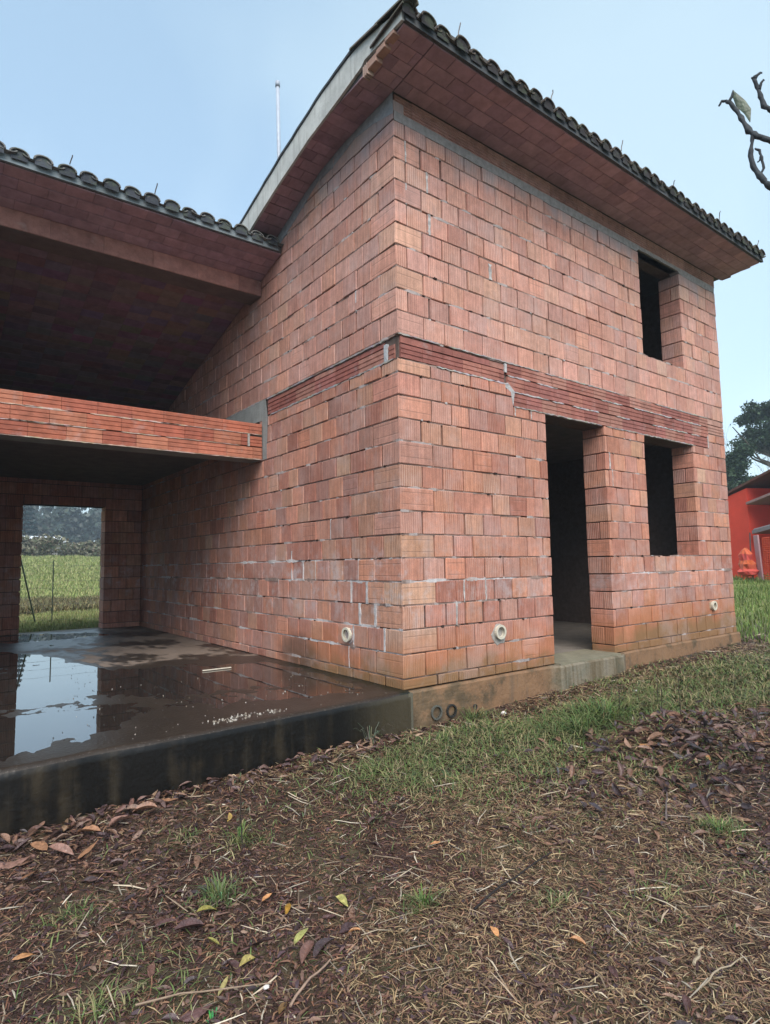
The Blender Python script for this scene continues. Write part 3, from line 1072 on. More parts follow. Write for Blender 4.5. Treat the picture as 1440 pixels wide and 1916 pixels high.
# mezzanine: slab and its clay-faced edge beam
mb = MB()
mb.box(-5.0, -.002, 2.66, 7.6, 2.56, 2.74, (.13, .10, .085))
mb.build('mezzanine_slab', MAT['concrete'], house)
mb = MB()
mb.box(-5.0, -.003, 2.635, 2.9, 2.304, 2.70, (.20, .19, .17))
mezz = mb.build('mezzanine_beam', MAT['concrete'], house)
MZ = [(.38, .125, .075), (.41, .145, .09), (.35, .11, .07), (.42, .165, .10)]
lintel_row(-5.0, -.015, 2.306, .14, 3, 'front', mezz, 2.6, .25, depth=.05, pal=MZ, L=.33)
lintel_row(-5.0, -.2, 2.455, .14, 3, 'front', mezz, 2.598, .1, depth=.05, pal=MZ, L=.33)
lintel_row(-.17, -.015, 2.455, .12, 3, 'front', mezz, 2.6, 0, depth=.05, pal=MZ)
lintel_row(-5.0, -.015, 2.603, .13, 3, 'front', mezz, 2.6, .2, depth=.05, pal=MZ, L=.33)
mb = MB()
def run2(u0, u1, z, y, col, hmax):
    n = max(3, int((u1 - u0) / .04)); pr = None
    for i in range(n + 1):
        u = u0 + (u1 - u0) * i / n
        hh = hmax * random.uniform(.3, 1) * (1 if 0 < i < n else .3); zz = z + random.uniform(-.002, .002)
        cur = [(u, y + .02, zz - hh), (u, y - .003, zz - hh * .8), (u, y - .003, zz + hh * .8), (u, y + .02, zz + hh)]
        if pr: mb.add(pr + cur, [(0, 1, 5, 4), (1, 2, 6, 5), (2, 3, 7, 6)], tuple(a * random.uniform(.85, 1.05) for a in col))
        pr = cur
for a in [(-5, -.01, 2.302, .006), (-5, -1.75, 2.45, .007), (-2.6, -2.05, 2.452, .012), (-1.6, -1.2, 2.45, .008), (-1.15, -.3, 2.45, .005), (-5, -2.35, 2.6, .008), (-2.5, -2.1, 2.598, .014), (-1.9, -1.0, 2.6, .010), (-.9, -.02, 2.6, .007), (-1.2, -.9, 2.6, .010)]:
    run2(a[0], a[1], a[2], 2.597, (.55, .42, .34), a[3])
mb.box(-.197, -.172, 2.594, 2.64, 2.45, 2.6, (.38, .36, .33))
mb.build('mortar_run', MAT['mortar'], mezz, kind='stuff')
# the porch roof's edge beam
mb = MB()
mb.box(-5.0, -.003, 2.655, 2.95, 4.333, 4.52, (.17, .12, .105))
pb = mb.build('porch_beam', MAT['concrete'], house)
lintel_row(-5.0, -.01, 4.335, .195, 1, 'front', pb, 2.645, .2, depth=.01, pal=[(.34, .17, .14), (.38, .19, .155), (.31, .155, .13)], L=.5)

# ------------------------------------------------------------------ roofs
def roof_body(name, x0, x1, prof, thick, ys, col, mat):
    mb = MB(); pr = None
    for y in ys:
        z = prof(y)
        cur = [(x0, y, z), (x1, y, z), (x1, y, z + thick), (x0, y, z + thick)]
        if pr: mb.add(pr + cur, [(0, 4, 5, 1), (1, 5, 6, 2), (2, 6, 7, 3), (3, 7, 4, 0)], col)
        else: mb.add(cur, [(0, 1, 2, 3)], col)
        pr = cur
    mb.add(pr, [(3, 2, 1, 0)], col)
    return mb.build(name, mat, house)


VX = -.35    # verge
upper_roof = roof_body('roof', VX + .03, 6.27, lambda y: soffit(y) + .012, .17, [-.56, -.3, 0, .3, .6, .9, 1.2, 1.45, 1.7, 1.95, 2.2, 4, 6, 8.4], (.10, .095, .09), MAT['concrete'])
lower_roof = roof_body('roof', -5.3, -.006, lambda y: soffit_low(y) + .012, .09, [2.12, 3, 5, 8.4], (.10, .09, .085), MAT['concrete'])
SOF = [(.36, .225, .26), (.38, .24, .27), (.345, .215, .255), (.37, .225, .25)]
tile_cache = {}


def soffit_tiles(parent, prof, x0, x1, y0, y1, rows, L, name='soffit_tile', skip=None):
    ys_ = [y0 + (y1 - y0) * i / rows for i in range(rows + 1)]
    for r in range(rows):
        a, b = ys_[r], ys_[r + 1]
        x = x0 - (L * .5 if r % 2 else 0)
        while x < x1 - .01:
            xa, xb = max(x, x0), min(x + L, x1)
            x += L
            if xb - xa < .04: continue
            if skip and skip((xa + xb) / 2, (a + b) / 2): continue
            za, zb = prof(a + .004), prof(b - .004)
            key = (round(xb - xa, 3), round(b - a, 3))
            if key not in tile_cache:
                m_ = MB(); m_.cbox(0, key[0] - .003, 0, key[1] - .004, 0, .03, .002, jit=.0006)
                tile_cache[key] = m_.mesh(name, MAT['soffit'])
            o = link(name, tile_cache[key], parent)
            o.location = (xa + .0025, a + .0035, za + random.uniform(-.003, .001))
            o.rotation_euler = (math.atan2(zb - za, b - a), 0, 0)
            k = random.uniform(.85, 1.15); c_ = random.choice(SOF)
            o.color = (c_[0] * k, c_[1] * k, c_[2] * k, 1)


soffit_tiles(upper_roof, soffit, 0.0, 6.30, -.555, -.005, 4, .25)
mb = MB()
soffit_tiles(upper_roof, soffit, VX + .03, -.006, -.555, 2.23, 21, .165, skip=lambda x, y: False)
soffit_tiles(lower_roof, soffit_low, -3.25, -.01, 2.12, 2.645, 4, .25)
# far right overhang beyond the wall: stepped tile ends
for i, (ya, yb_, xe) in enumerate([(-.555, -.42, 6.29), (-.42, -.28, 6.33), (-.28, -.14, 6.31), (-.14, .0, 6.35)]):
    mb2 = MB(); mb2.cbox(6.25, xe, ya + .003, yb_ - .003, soffit(ya), soffit(ya) + .07, .003)
    o = mb2.build('soffit_tile', MAT['soffit'], upper_roof); o.color = (.25, .15, .15, 1)
# porch ceiling under the roof, dark clay rows
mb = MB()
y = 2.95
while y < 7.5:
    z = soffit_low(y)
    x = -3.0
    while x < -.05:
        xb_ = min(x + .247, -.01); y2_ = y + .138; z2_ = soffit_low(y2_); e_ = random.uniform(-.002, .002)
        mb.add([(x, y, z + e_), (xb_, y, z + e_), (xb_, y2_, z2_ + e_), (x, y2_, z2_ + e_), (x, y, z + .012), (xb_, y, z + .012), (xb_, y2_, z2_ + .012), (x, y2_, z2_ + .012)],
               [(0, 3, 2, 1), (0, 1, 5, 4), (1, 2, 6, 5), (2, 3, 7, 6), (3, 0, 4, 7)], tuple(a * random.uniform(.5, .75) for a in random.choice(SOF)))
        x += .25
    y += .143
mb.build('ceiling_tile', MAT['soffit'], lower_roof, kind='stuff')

def vtop(y): return float(np.interp(y, [-.57, -.2, .126, .62, 1.5, 2.5, 2.7], [5.41, 5.49, 5.55, 5.50, 5.32, 5.06, 5.01]))


# verge board (pale concrete edge) on the left of the upper roof
mb = MB(); pr = None
for y in [-.565, -.3, -.06, .0, .3, .6, .9, 1.2, 1.45, 1.7, 1.95, 2.2, 2.6]:
    zb = float(np.interp(y, [-.57, -.06, 0, .37, .9, 1.45, 2.1, 2.6], [5.315, 5.335, 5.255, 5.20, 5.135, 5.025, 4.865, 4.73]))
    zt = vtop(y)
    zb += .05 if y > -.03 else 0.0; cur = [(VX, y, zb), (VX, y, zt), (VX + .025, y, zt), (VX + .025, y, zb)]
    cur = [(a + random.uniform(-.002, .002), b, c_) for a, b, c_ in cur]
    if pr: mb.add(pr + cur, [(0, 4, 5, 1), (1, 5, 6, 2), (2, 6, 7, 3), (3, 7, 4, 0)], (.50, .50, .47))
    else: mb.add(cur, [(0, 1, 2, 3)], (.5, .5, .47))
    pr = cur
mb.build('verge_board', MAT['concrete'], upper_roof)
mb = MB()   # broken hollow tile ends under the verge near the corner
for (ya, yb_, z_, hh) in [(-.46, -.34, -.012, .035), (-.34, -.22, -.03, .05), (-.22, -.10, -.055, .07)]:
    mb.cbox(VX - .002, VX + .07, ya, yb_, soffit(ya) + z_, soffit(ya) + z_ + hh, .004, (.36, .22, .17))
for ya in (-.10, -.075, -.05):
    mb.box(VX - .008, VX + .06, ya, ya + .010, soffit(ya) - .075, soffit(ya) + .02, (.42, .30, .25))
mb.build('broken_tile', MAT['soffit'], upper_roof)
mb = MB(); pr = None     # membrane edge over the verge
for y in np.arange(-.1, 2.7, .12):
    z = vtop(float(y)) + .004
    o_ = random.uniform(-.004, .006)
    cur = [(VX - .012, float(y), z - .012 + o_), (VX - .014, float(y), z + .012 + o_), (VX + .12, float(y), z + .012), (VX + .12, float(y), z - .002)]
    if pr: mb.add(pr + cur, [(0, 4, 5, 1), (1, 5, 6, 2), (2, 6, 7, 3), (3, 7, 4, 0)], (.055, .06, .065))
    pr = cur
mb.build('roof_membrane', MAT['concrete'], upper_roof)


def eave(parent, x0, x1, yfront, zbase, slope, first=0, n_hook=(), col0=(.10, .078, .065), drip=(.065, .07, .075)):
    """front edge strip, barrel tiles and tie hooks"""
    mb = MB(); pr = None
    for i in range(int((x1 - x0) / .08) + 2):
        x = min(x1, x0 + i * .08)
        wv = .012 * (float(fbm(np.array(x * 3), np.array(x0 * .1 + yfront + 9), 3)) - .5) * 2
        cur = [(x, yfront + .01, zbase - .004 + wv), (x, yfront - .022 + wv, zbase - .008 + wv), (x, yfront - .016, zbase + .075), (x, yfront + .02, zbase + .08)]
        if pr: mb.add(pr + cur, [(0, 4, 5, 1), (1, 5, 6, 2), (2, 6, 7, 3)], drip)
        pr = cur
    mb.build('drip_edge', MAT['concrete'], parent)
    pitch = .1925
    Lt = .46
    meshes = []
    for kind in (0, 1):
        for var in range(3):
            m_ = MB()
            N = 8
            th = .014
            V_ = []
            for (yy, R0) in ((0, .082 if kind == 0 else .078), (Lt * .33, .079), (Lt, .07 if kind == 0 else .09)):
                for rr in (R0, R0 - th):
                    for k in range(N + 1):
                        a = math.pi * k / N
                        xx = math.cos(a) * rr
                        zz = math.sin(a) * rr * (.80 if kind == 0 else -.42)
                        V_.append((xx + random.uniform(-.001, .001), yy, zz + random.uniform(-.001, .001)))
            R1 = N + 1
            Fs = []
            for s_ in range(2):
                b0 = s_ * 2 * R1; b1 = (s_ + 1) * 2 * R1
                for k in range(N):
                    Fs.append((b0 + k, b0 + k + 1, b1 + k + 1, b1 + k))
                    Fs.append((b0 + R1 + k, b1 + R1 + k, b1 + R1 + k + 1, b0 + R1 + k + 1))
                Fs.append((b0, b1, b1 + R1, b0 + R1)); Fs.append((b0 + N, b0 + R1 + N, b1 + R1 + N, b1 + N))
            for k in range(N):
                Fs.append((k, R1 + k, R1 + k + 1, k + 1))
                e0 = 4 * R1
                Fs.append((e0 + k, e0 + k + 1, e0 + R1 + k + 1, e0 + R1 + k))
            m_.add(V_, Fs)
            if kind == 0:      # the end is stopped with mortar
                R0 = .082 - th
                m_.add([(math.cos(math.pi * k / N) * R0, .018 + random.uniform(-.004, .004), math.sin(math.pi * k / N) * R0 * .80 - .004) for k in range(N + 1)] + [(R0, .02, -.05), (-R0, .02, -.05)][::1], [tuple(range(N + 1)) + (N + 2, N + 1)], (.35, .4, .5))
            meshes.append(m_.mesh('roof_tile', MAT['tile'], False))
    x = x0 + first; i = 0
    sl_a = math.atan(slope)
    while x < x1 + .02:
        for kind in (0, 1):
            xx = x if kind == 0 else x + pitch / 2
            if xx > x1 + .03: continue
            o = link('roof_tile', meshes[kind * 3 + random.randrange(3)], parent)
            o.location = (xx + random.uniform(-.008, .008), yfront - .06 + (.02 if kind else 0) + random.uniform(-.015, .015), zbase + (.078 if kind == 0 else .102) + random.uniform(-.004, .004))
            o.rotation_euler = (sl_a + random.uniform(-.02, .02), 0, random.uniform(-.03, .03))
            k = random.uniform(.7, 1.25)
            o.color = (col0[0] * k, col0[1] * k, col0[2] * k, 1)
        x += pitch; i += 1
    for hx in n_hook:
        m_ = MB()
        b_ = Vector((hx, yfront - .03, zbase + .16))
        ln = random.uniform(.07, .10)
        m_.tube([b_, b_ + Vector((.008, 0, ln * .5)), b_ + Vector((.006 + random.uniform(-.01, .02), -.01, ln)), b_ + Vector((.02, -.012, ln * 1.25))], .0055, 5, (.06, .05, .045))
        m_.build('tie_hook', MAT['metal'], parent)


eave(upper_roof, VX + .02, 6.33, -.565, 5.318, -.10, .02, n_hook=(.24, 1.48, 2.69, 3.8, 4.98, 6.15))
eave(lower_roof, -5.2, -.06, 2.11, 4.668, -.24, .055, n_hook=(-2.235, -1.455, -3.3), col0=(.15, .145, .14), drip=(.19, .225, .24))  # lower eave: pale bluish haze put into the tile and drip colours
# tiles lying along the verge at the corner
m_ = MB()
for (ya, yb_) in ((-.66, -.24), (-.28, .13)):
    V_ = []; N = 8
    for yy, R0 in ((ya, .07), (yb_, .062)):
        for rr in (R0, R0 - .014):
            for k in range(N + 1):
                a = math.pi * k / N
                V_.append((VX + .03 + math.cos(a) * rr, yy, vtop(yy) - .005 + (.016 if ya < -.5 else 0) + math.sin(a) * rr * .9))
    R1 = N + 1; Fs = []
    for k in range(N):
        Fs.append((k, k + 1, 2 * R1 + k + 1, 2 * R1 + k)); Fs.append((R1 + k, 3 * R1 + k, 3 * R1 + k + 1, R1 + k + 1))
        Fs.append((k, R1 + k, R1 + k + 1, k + 1)); Fs.append((2 * R1 + k, 2 * R1 + k + 1, 3 * R1 + k + 1, 3 * R1 + k))
    Fs.append((0, 2 * R1, 3 * R1, R1)); Fs.append((N, R1 + N, 3 * R1 + N, 2 * R1 + N))
    mm = MB(); mm.add(V_, Fs, (.13, .10, .08))
    mm.build('roof_tile', MAT['tile'], upper_roof)
# vent pipe
mb = MB()
mb.tube([(.265, 2.66, 5.0), (.25, 2.668, 6.22), (.236, 2.676, 7.23)], .0235, 10, (.40, .44, .50))
mb.tube([(.236, 2.676, 7.22), (.235, 2.676, 7.29)], .031, 10, (.34, .38, .44))
mb.build('vent_pipe', MAT['pvc'], upper_roof, True)

# drain pipes in the walls
CREAMP = (.60, .55, .44)
def pipe(parent, c, d, ro, ri, col, out_=.03, collar=True):
    m_ = MB()
    c = Vector(c); d = Vector(d)
    m_.ring_pipe(c + d * .25, c - d * out_, ro, ri, 18, col)
    if collar: m_.ring_pipe(c - d * (out_ - .012), c - d * (out_ + .006), ro + .006, ri, 18, col)
    m_.add([tuple(c + d * .16 + Vector(p)) for p in ((-ro, 0, -ro), (ro, 0, -ro), (ro, 0, ro), (-ro, 0, ro))] if abs(d.y) > .5 else [tuple(c + d * .16 + Vector(p)) for p in ((0, -ro, -ro), (0, ro, -ro), (0, ro, ro), (0, -ro, ro))], [(0, 1, 2, 3)], (.01, .01, .01))
    return m_.build('drain_pipe', MAT['pvc'], parent, False)
def patch(parent, c, r, plane, col=(.36, .33, .30), seed=0):
    m_ = MB(); N = 14; rnd = random.Random(seed)
    V_ = []; V2 = []
    for k in range(N):
        a = 2 * math.pi * k / N
        q = r * rnd.uniform(.85, 1.25) * (1.12 if abs(math.sin(2 * a)) > .7 else 1)
        p = (math.cos(a) * q, math.sin(a) * q)
        if plane == 'front':
            V_.append((c[0] + p[0] * .8, -.007, c[2] + p[1] * .8)); V2.append((c[0] + p[0], .02, c[2] + p[1]))
        else:
            V_.append((-.007, c[1] + p[0] * .8, c[2] + p[1] * .8)); V2.append((.02, c[1] + p[0], c[2] + p[1]))
    Fs = [tuple(range(N))] + [(k, N + k, N + (k + 1) % N, (k + 1) % N) for k in range(N)]
    m_.add(V_ + V2, Fs, col)
    return m_.build('mortar_patch', MAT['mortar'], parent)
patch(front_wall, (1.15, 0, .37), .105, 'front', seed=3)
patch(front_wall, (5.41, 0, .41), .075, 'front', (.34, .24, .16), seed=4)
patch(side_wall, (0, .80, .38), .075, 'side', (.32, .26, .25), seed=5)
pipe(front_wall, (1.152, 0, .39), (0, 1, 0), .062, .048, CREAMP, .035)
pipe(front_wall, (5.409, 0, .411), (0, 1, 0), .058, .042, CREAMP, .035)
pipe(side_wall, (0, .805, .394), (1, 0, 0), .062, .048, CREAMP, .03)
ft = bpy.data.objects['footing']
pipe(ft, (.315, -.035, -.213), (0, 1, 0), .055, .047, (.10, .10, .085), .012)
pipe(ft, (.488, -.035, -.225), (0, 1, 0), .05, .043, (.03, .03, .028), .012)
pipe(ft, (.78, -.035, -.235), (0, 1, 0), .022, .016, (.05, .045, .04), .012, False)


# ------------------------------------------------------------------ vegetation helpers
def leaf_cloud(centers, n, size, cols, flat=.0, shell=.55):
    """quads spread through ellipsoids; centers = [(x,y,z,rx,ry,rz)]"""
    C_ = np.array(centers, float)
    vol = (C_[:, 3] * C_[:, 4] * C_[:, 5]) ** (2 / 3)
    pick = RN.choice(len(C_), n, p=vol / vol.sum())
    d = RN.normal(size=(n, 3)); d /= np.linalg.norm(d, axis=1)[:, None]
    r = (shell + (1 - shell) * RN.rand(n)) ** 1
    lump = .8 + .35 * np.sin(d[:, 0] * 7 + pick) * np.sin(d[:, 1] * 6 + 2 * pick) * np.sin(d[:, 2] * 5)
    P = C_[pick, :3] + d * (r * lump)[:, None] * C_[pick, 3:6]
    a = RN.normal(size=(n, 3)); a /= np.linalg.norm(a, axis=1)[:, None]
    b = np.cross(a, RN.normal(size=(n, 3))); b /= np.linalg.norm(b, axis=1)[:, None]
    s1 = size * (.5 + RN.rand(n))[:, None]; s2 = s1 * (.35 + .4 * RN.rand(n))[:, None]
    V_ = np.stack([P - a * s1, P - b * s2, P + a * s1, P + b * s2], 1).reshape(-1, 3)
    F_ = np.arange(4 * n).reshape(-1, 4)
    cc = np.array(cols)[RN.randint(len(cols), size=n)] * (.7 + .6 * RN.rand(n))[:, None]
    cc = cc * (.75 + .5 * np.clip((d[:, 2:3] * .0 + RN.rand(n, 1)), 0, 1))
    return V_, F_, np.repeat(cc, 4, 0)


def branch_tree(mb, p, d, L, r, depth, col, spread=.5, segs=3, rnd=random, up_=.05):
    p = Vector(p); d = Vector(d).normalized()
    pts = [p.copy()]; rads = [r]
    for i in range(segs):
        d = (d + Vector((rnd.uniform(-.18, .18), rnd.uniform(-.18, .18), rnd.uniform(-.08, .14) + up_))).normalized()
        p = p + d * (L / segs)
        pts.append(p.copy()); rads.append(r * (1 - .35 * (i + 1) / segs))
    mb.tube(pts, rads, 5 if r > .02 else 4, col, cap=False)
    if depth <= 0: return [p]
    ends = []
    for k in range(rnd.choice([2, 3, 3])):
        nd = (d + Vector((rnd.uniform(-1, 1), rnd.uniform(-1, 1), rnd.uniform(-.4, .7))) * spread).normalized()
        i = rnd.choice([segs, segs, segs - 1])
        ends += branch_tree(mb, pts[i], nd, L * rnd.uniform(.6, .8), rads[i] * .62, depth - 1, col, spread, segs, rnd, up_)
    return ends


def polar(az, dist):
    a = math.radians(az)
    return CAM.x + dist * math.sin(a), CAM.y + dist * math.cos(a)


# ------------------------------------------------------------------ right background: trees
def gz(x, y): return float(ground_z(np.array(x), np.array(y)))


PINE = [(.030, .055, .030), (.04, .07, .035), (.022, .042, .026), (.05, .08, .045)]
px_, py_ = polar(71.0, 46)
pine = thing('pine_tree', 'umbrella pine with a broad dark crown rising behind the red house', 'tree', (px_, py_, gz(px_, py_)))
mb = MB()
mb.tube([(0, 0, -.3), (-.3, 0, 3), (-.2, .2, 6.2)], [.3, .24, .18], 7, (.10, .08, .07))
for k in range(9):
    a = random.uniform(0, 6.28)
    mb.tube([(-.2, .2, 4.2 + k * .22), (-.2 + math.cos(a) * 1.6, .2 + math.sin(a) * 1.6, 5.2 + k * .2), (-.2 + math.cos(a) * 2.9, .2 + math.sin(a) * 2.6, 6.4 + k * .25)], [.1, .06, .03], 5, (.09, .075, .065))
mb.build('trunk', MAT['bark'], pine)
cs = [(random.uniform(-1.9, 1.9), random.uniform(-2.0, 2.0), random.uniform(6.6, 9.3), random.uniform(.7, 1.3), random.uniform(.7, 1.3), random.uniform(.4, .8)) for k in range(60)]
V_, F_, C_ = leaf_cloud(cs, 42000, .09, PINE, shell=.3)
link('crown', np_mesh('crown', V_, F_, C_, MAT['foliage']), pine)

px_, py_ = polar(67.25, 38)
p2 = thing('evergreen_tree', 'dark bushy evergreen tree between the block house corner and the red house', 'tree', (px_, py_, gz(px_, py_)))
mb = MB()
mb.tube([(0, 0, -.3), (.1, 0, 2), (0, .1, 4.5)], [.2, .15, .08], 6, (.09, .07, .06))
mb.build('trunk', MAT['bark'], p2)
cs = [(random.uniform(-.45, .45) * (1.2 - k / 20), random.uniform(-.6, .6), 1.6 + 4.5 * k / 16, .95 * (1.15 - k / 22), .8, .5) for k in range(16)]
V_, F_, C_ = leaf_cloud(cs, 20000, .075, PINE, shell=.3)
link('crown', np_mesh('crown', V_, F_, C_, MAT['foliage']), p2)

for (az, dist, h, nm, lab) in [(67.3, 52, 3.7, 'bare_tree', 'tall leafless tree showing its fine twigs against the sky beside the house corner'),
                               (69.3, 42, 2.5, 'bare_tree', 'leafless tree with dark slanting limbs in front of the umbrella pine')]:
    px_, py_ = polar(az, dist)
    bt = thing(nm, lab, 'tree', (px_, py_, gz(px_, py_)))
    mb = MB(); rnd = random.Random(int(az * 10))
    branch_tree(mb, (0, 0, -.3), (.05, 0, 1), h, .14, 5, (.10, .085, .075), .62, 3, rnd)
    mb.build('trunk', MAT['bark'], bt)
# bushes filling the foot of that gap
px_, py_ = polar(68.3, 60)
bsh = thing('thicket', 'low grey green thicket far behind the red house roof', 'bush', (px_, py_, gz(px_, py_)))
V_, F_, C_ = leaf_cloud([(random.uniform(-5, 5), random.uniform(-5, 5), random.uniform(1, 4.5), 1.6, 1.6, 1.4) for k in range(14)], 5000, .22, [(.07, .09, .06), (.05, .07, .045), (.09, .09, .07)], shell=.2)
link('crown', np_mesh('crown', V_, F_, C_, MAT['foliage']), bsh)

# ------------------------------------------------------------------ the red house
ax, ay = polar(66.3, 21.5); bx, by = polar(67.95, 21.2); cx_, cy_ = polar(74.5, 19.0)
rz0 = gz(bx, by) - .15
red = thing('red_house', 'red plastered single-storey house at the right edge behind the block house', 'house', (0, 0, 0))
RED = (.74, .075, .045); RED2 = (.40, .045, .035)
d1 = Vector((cx_ - bx, cy_ - by, 0)); d1.normalize()
nrm_ = Vector((d1.y, -d1.x, 0))
if nrm_.dot(Vector((CAM.x - bx, CAM.y - by, 0))) < 0: nrm_ = -nrm_
O = Vector((ax, ay, rz0))
def rp(s_, dpt, z): return tuple(O + d1 * s_ + nrm_ * dpt + Vector((0, 0, z)))
def rbox(m_, s0, s1, d0, dd1, z0, z1a, z1b=None, col=RED):
    if z1b is None: z1b = z1a
    m_.add([rp(s0, d0, z0), rp(s1, d0, z0), rp(s1, dd1, z0), rp(s0, dd1, z0), rp(s0, d0, z1a), rp(s1, d0, z1b), rp(s1, dd1, z1b), rp(s0, dd1, z1a)],
           [(0, 3, 2, 1), (4, 5, 6, 7), (0, 1, 5, 4), (1, 2, 6, 5), (2, 3, 7, 6), (3, 0, 4, 7)], col)
SB = (Vector((bx, by, 0)) - Vector((ax, ay, 0))).dot(d1)
mb = MB()
rbox(mb, -.6, SB + .35, -4, 0, -.2, 2.42, 2.78)
rbox(mb, SB + .35, 4.5, -4, -1.0, -.2, 2.70, 3.75, (.55, .06, .045))
mb.build('wall', MAT['plaster'], red)
mb = MB()
def rslab(m_, s0, s1, d0, dd1, z0, z1, th, col):
    m_.add([rp(s0, d0, z0), rp(s1, d0, z1), rp(s1, dd1, z1), rp(s0, dd1, z0), rp(s0, d0, z0 + th), rp(s1, d0, z1 + th), rp(s1, dd1, z1 + th), rp(s0, dd1, z0 + th)],
           [(0, 3, 2, 1), (4, 5, 6, 7), (0, 1, 5, 4), (1, 2, 6, 5), (2, 3, 7, 6), (3, 0, 4, 7)], col)
rslab(mb, -.8, 4.6, -4.3, .07, 2.38, 3.85, .07, (.16, .06, .05))
mb.build('roof', MAT['tile'], red)
mb = MB()
rslab(mb, SB + .42, 4.5, -1.0, .12, 2.28, 3.0, .07, (.36, .22, .2))
mb.build('gable_trim', MAT['concrete'], red)
mb = MB()
rslab(mb, SB + .55, 4.5, -1.0, .1, 1.42, 1.95, .1, (.20, .16, .16))
mb.tube([rp(SB + .6, .05, 1.52), rp(4.4, .05, 2.0)], .05, 6, (.25, .22, .22))
mb.build('awning', MAT['metal'], red)
mb = MB()
rbox(mb, SB + 1.3, SB + 2.3, -1.02, -.96, .9, 1.45, None, (.02, .02, .025))
mb.build('window', MAT['metal'], red)

# orange safety netting: fence, posts and a bundle
ORG = (.62, .085, .03)
net = thing('netting_fence', 'orange plastic safety netting on a pale post in front of the red house', 'fence', (0, 0, 0))
NA = Vector((*polar(68.95, 19.6), 0)); NB = Vector((*polar(75.0, 17.5), 0))
nd_ = (NB - NA).normalized(); nn_ = Vector((nd_.y, -nd_.x, 0))
s0 = 0.0
NZ = gz(NA.x, NA.y) - .05
def npnt(s_, z, dpt=0): return NA + nd_ * s_ + nn_ * dpt + Vector((0, 0, NZ + z))
mb = MB()
ng = 34
for i in range(ng):
    s_ = s0 + i * .075
    mb.tube([npnt(s_, .0), npnt(s_, .6, .02 * math.sin(i)), npnt(s_, 1.22 + .02 * math.sin(i * .7))], .011, 3, ORG, cap=False)
for k in range(21):
    z = .05 + k * .058
    mb.tube([npnt(s0, z), npnt(s0 + 1.2, z + .01 * math.sin(k)), npnt(s0 + ng * .075, z)], .009, 3, ORG, cap=False)
mb.build('net', MAT['plastic'], net, kind='stuff')
mb = MB()
mb.cbox(0, .17, 0, .05, 0, 1.30, .008, (.42, .24, .25))
o = mb.build('post', MAT['plastic'], net); o.location = npnt(-.25, 0)
o.rotation_euler = (0, math.radians(-4), math.atan2(nd_.y, nd_.x))
for s_ in (-.36, 1.3, 2.2):
    mb = MB(); mb.tube([npnt(s_, -.1, .05), npnt(s_ - .03, .8, .06), npnt(s_ - .02, 1.38, .05)], .02, 5, (.08, .05, .045)); mb.build('stake', MAT['metal'], net)
bun = thing('netting_bundle', 'bundled orange netting tied round a dark stake beside the red wall', 'netting', tuple(npnt(-.40, 0, .2)))
mb = MB(); pr = None
prof = [(.95, .02), (.9, .09), (.78, .17), (.62, .15), (.5, .21), (.38, .17), (.3, .23), (.22, .2), (.18, .08)]
for j, (z, r) in enumerate(prof):
    cur = []
    for k in range(14):
        a = 2 * math.pi * k / 14
        q = r * (1 + .25 * math.sin(3 * a + j) + random.uniform(-.1, .1))
        cur.append((math.cos(a) * q, math.sin(a) * q, z + random.uniform(-.02, .02)))
    if pr: mb.add(pr + cur, [(k, (k + 1) % 14, 14 + (k + 1) % 14, 14 + k) for k in range(14)], tuple(c * random.uniform(.6, 1.1) for c in (.58, .12, .06)))
    pr = cur
mb.build('net', MAT['plastic'], bun)
mb = MB()
mb.tube([(.1, 0, .3), (.2, .1, .1), (.25, .1, -.05)], .02, 4, ORG); mb.tube([(-.05, 0, .3), (-.1, .1, -.05)], .02, 4, ORG)
mb.build('loose_end', MAT['plastic'], bun)

# ------------------------------------------------------------------ field behind the porch door
def blades(n, xr, yr, h, w, cols, name, dens=None, lean=.35, kind='stuff', zoff=0, cat=None):
    xs = RN.uniform(*xr, n); ys = RN.uniform(*yr, n)
    if dens is not None:
        keep = RN.rand(n) < dens(xs, ys); xs = xs[keep]; ys = ys[keep]; n = len(xs)
    zs = ground_z(xs, ys) + zoff
    a = RN.uniform(0, 2 * math.pi, n)
    hh = h * (.4 + RN.rand(n)); ln = hh * lean * (.3 + RN.rand(n) * 1.4)
    ww = w * (.6 + .8 * RN.rand(n))
    dx, dy = np.cos(a), np.sin(a)
    wx, wy = -dy * ww / 2, dx * ww / 2
    B = np.stack([xs, ys, zs - .01], 1)
    Wd = np.stack([wx, wy, wx * 0], 1)
    M_ = B + np.stack([dx * ln * .35, dy * ln * .35, hh * .6], 1)
    T_ = B + np.stack([dx * ln, dy * ln, hh * (1 - .35 * (ln / hh) ** 2 * .3)], 1)
    V_ = np.stack([B - Wd, B + Wd, M_ - Wd * .8, M_ + Wd * .8, T_], 1).reshape(-1, 3)
    i0 = np.arange(n) * 5
    F3 = np.concatenate([np.stack([i0, i0 + 1, i0 + 3], 1), np.stack([i0, i0 + 3, i0 + 2], 1), np.stack([i0 + 2, i0 + 3, i0 + 4], 1)])
    cc = np.array(cols)[RN.randint(len(cols), size=n)] * (.75 + .5 * RN.rand(n))[:, None]
    me = np_mesh(name, V_, F3, np.repeat(cc, 5, 0), MAT['foliage'])
    o = link(name, me)
    if kind: o['kind'] = kind
    return o


